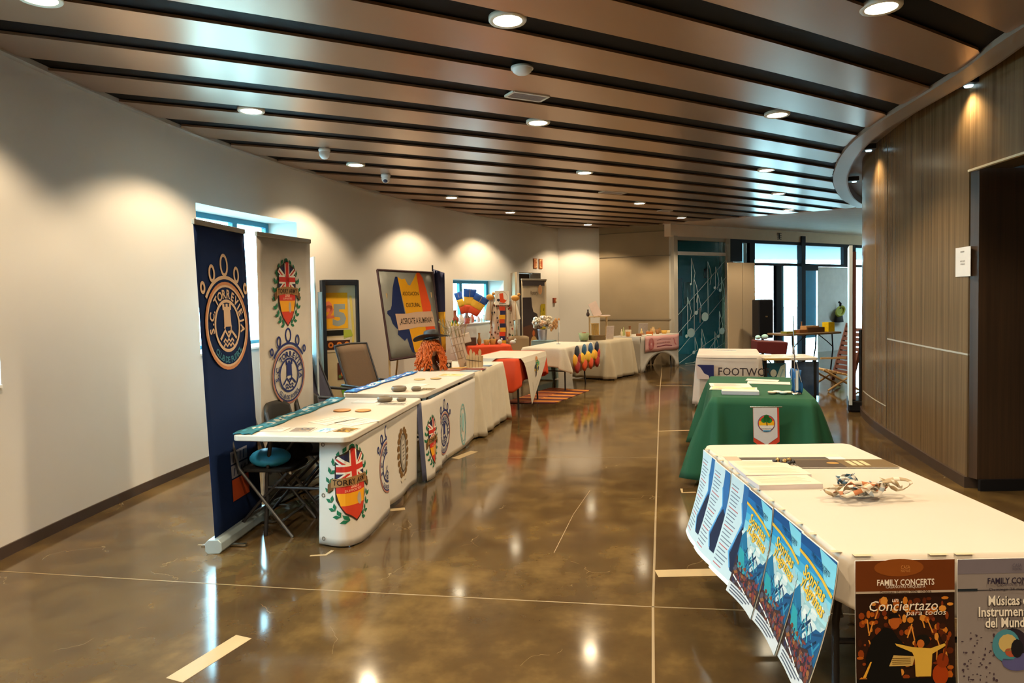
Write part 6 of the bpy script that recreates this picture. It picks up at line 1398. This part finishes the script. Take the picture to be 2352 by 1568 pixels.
pl = ['farthest white and blue text poster on the side of the foreground table', 'middle white and blue text poster on the side of the foreground table', 'white and blue text poster next to the mountain posters', 'mountain concert poster beside the white posters', 'middle mountain concert poster on the side of the foreground table', 'mountain concert poster at the near corner of the foreground table']
def xe(y): return 1.052+(y-2.17)*math.tan(ang)*1.0
for i in range(6):
    y0, y1 = ptx[i], ptx[i+1]; h = .455; zb = .735-h
    sh_ = Sheet([(xe(y0)-.012, y0), (xe(y1)-.012, y1)], .738, zb, lambda a, q, i=i: .006*(i % 2)+.10*max(q, 0)**1.6+.016*math.sin(a*9+i)*q)
    c, _ = sh_.xy(sh_.L/2); o = put(MB().grid(lambda u, v: sh_.P(sh_.L*u, zb+(.738-zb)*v), 10, 30), 'poster', M_WPLAST, (c.x, c.y, .73), solid=.0015); tag(o, pl[i], 'poster', 'posters taped along the foreground table')
    d = Dec(); (poster_white if i < 3 else poster_song)(d, sh_.L, h)
    d.build('print', lambda x, y, s=sh_: s.P(s.L/2+x, zb+y), o, world=True, eps=.0005, base=.0016, cut=(.04, .022))
    b = MB(); 
    for k in (.2, .8): p, n = sh_.xy(sh_.L*k); b.box((p.x+.02, p.y, .7505), (.05, .02, .0008))
    b.build('tape', mat('clear_tape', (.62, .5, .34), .3), o, world=True)
for (x0, x1, fn_, lb, zt_) in ((1.085, 1.405, poster_concert, 'brown concert poster with a conductor, on the near end of the foreground table', .738), (1.412, 1.732, poster_world, 'grey concert poster with a globe, on the near end of the foreground table', .738)):
    h = .475; zb = .742-h; yn = 2.148
    sh_ = Sheet([(x0, yn), (x1, yn+.004)], .742, zb, lambda a, q: .004+.012*q*q)
    o = put(sh_.mb(6, 8), 'poster', M_WPLAST, ((x0+x1)/2, yn, .73), solid=.0015); tag(o, lb, 'poster', 'posters taped to the end of the foreground table')
    d = Dec(); fn_(d, x1-x0, h); d.build('print', lambda x, y, s=sh_, zb=zb: s.P(s.L/2+x, zb+y), o, world=True, eps=.0004, base=.0016, cut=(0, .03))
    b = MB()
    for k in (.12, .88): b.box((x0+(x1-x0)*k, 2.185, .7505), (.06, .05, .0008))
    b.build('tape', MC['clear_tape'], o, world=True)
# things on the poster table
def onp(px, py, z=.752): return at_z(px, py, z).to_2d()
c = onp(1800, 1052); sheet_on(c, .751, .60, .12, R(-2), 'dark printed strip with a clear sleeve at the far edge of the poster table', 'brochure', deco=lambda d, w, l: (d.rect(-w*.5, -l*.35, w*.36, l*.12, '#4c453c', 1), d.rect(-w*.5, l*.2, w*.5, l*.5, '#d8c8b0', 1), d.rect(-w*.5, -l*.5, -w*.38, l*.3, '#b0a08c', 2)))
c = onp(1935, 1066); sheet_on(c, .7545, .47, .16, R(-3), 'dark olive landscape poster lying flat on the poster table', 'flat_poster', cat='poster', deco=lambda d, w, l: (d.rect(-w*.5, -l*.5, w*.5, l*.5, '#6a5534', 1), d.rect(-w*.5, -l*.5, -w*.02, l*.4, '#453626', 2), d.rect(w*.06, -l*.3, w*.11, l*.3, '#c8b890', 3), d.rect(w*.13, -l*.3, w*.18, l*.3, '#c8b890', 3), d.rect(w*.20, -l*.3, w*.25, l*.3, '#c8b890', 3), d.disc(-w*.1, 0, .03, .02, '#a88040', 4)))
for i, (px, py, w2, l2, rz, lb) in enumerate(((1745, 1070, .27, .11, -.05, 'stack of cream programmes nearest the far edge of the poster table'), (1775, 1088, .30, .13, -.02, 'second stack of cream programmes on the poster table'), (1800, 1112, .28, .13, .03, 'third stack of cream programmes on the poster table, closest to the ribbons'))):
    c = onp(px, py); sheet_on(c, .751, w2, l2*1.15, rz, lb, 'programme_stack', mat('programme_edge', (.60, .54, .55), .6), 'paper stack', .012+.004*i, 'programme stacks', deco=lambda d, w, l, i=i: (d.rect(-w*.5, -l*.5, w*.5, l*.5, '#e0d0b8', 1), [d.line([(-w*.42, l*(.35-.12*k)), (w*(.30+.04*(k % 3)), l*(.35-.12*k))], .003, '#9a8c7c', 2) for k in range(6)]))
c = onp(1805, 1066); b = MB(); rnd = random.Random(6)
for i in range(7): b.ball((c.x+.014*i-.05, c.y+rnd.uniform(-.02, .02), .765+.008*(i % 2)), (.028, .022, .02), mi=i % 2, n=8, m=5, noise=.2, seed=i)
tag(put(b, 'key_bunch', [M_DSTEEL, mat('brass', (.4, .26, .1), .3, metal=.8)], (c.x, c.y, .755)), 'small bunch of dark metal clips on the flat posters', 'clips')
# pile of ribbon lanyards
def lanyard(k, cx, cy, label):
    rnd = random.Random(k*7+1); n = 34; a0 = rnd.uniform(0, 6); r1, r2 = rnd.uniform(.035, .07), rnd.uniform(.02, .035); w2 = .009; vs = []; fs = []
    pts = []
    for i in range(n):
        a = 2*PI*i/n*2; rr = 1+.3*math.sin(a*1.5+k); pts.append(Vector((cx+r1*rr*math.cos(a+a0)+.02*math.sin(a*.5+k), cy+r2*rr*math.sin(a+a0*1.3),   .757+.04*abs(math.sin(a*.75+k))+.005*k)))
    for i, p in enumerate(pts):
        q = pts[(i+1) % n]-pts[i-1]; s = q.cross(Vector((math.sin(i*.4+k), math.cos(i*.5), .9))).normalized()*w2; vs += [p-s, p+s]
    for p in vs: p.z = max(p.z, .754)
    fs = [(2*i, 2*i+1, (2*i+3) % (2*n), (2*i+2) % (2*n)) for i in range(n)]
    b = MB().add(vs, fs, 0, True)
    for j in range(0, n, 3): b.m[j] = 1
    cs = [((.62, .56, .46), (.45, .16, .06)), ((.40, .30, .18), (.62, .56, .46)), ((.60, .58, .54), (.05, .12, .2)), ((.48, .36, .20), (.35, .12, .05)), ((.66, .62, .56), (.3, .35, .4))][k % 5]
    o = put(b, 'lanyard', [mat('lanyard_%d' % (k % 5), cs[0], .6), mat('lanyard_mark_%d' % (k % 5), cs[1], .6)], (cx, cy, .754), solid=.0015); tag(o, label, 'lanyard', 'ribbon lanyards heaped on the foreground table')
c = at_z(1980, 1138, .76)
names = ['cream ribbon lanyard on top of the heap', 'tan ribbon lanyard at the left of the heap', 'white ribbon lanyard in the middle of the heap', 'brown striped lanyard at the right of the heap', 'pale lanyard under the heap', 'cream lanyard at the front of the heap', 'olive looped lanyard at the far right of the heap', 'white lanyard at the back of the heap']
offs = [(-.01, .035), (-.07, .0), (.0, 0), (.06, -.005), (.03, -.03), (-.03, -.045), (.11, -.01), (-.04, .045)]
for k in range(8): lanyard(k, c.x+offs[k][0], c.y+offs[k][1], names[k])
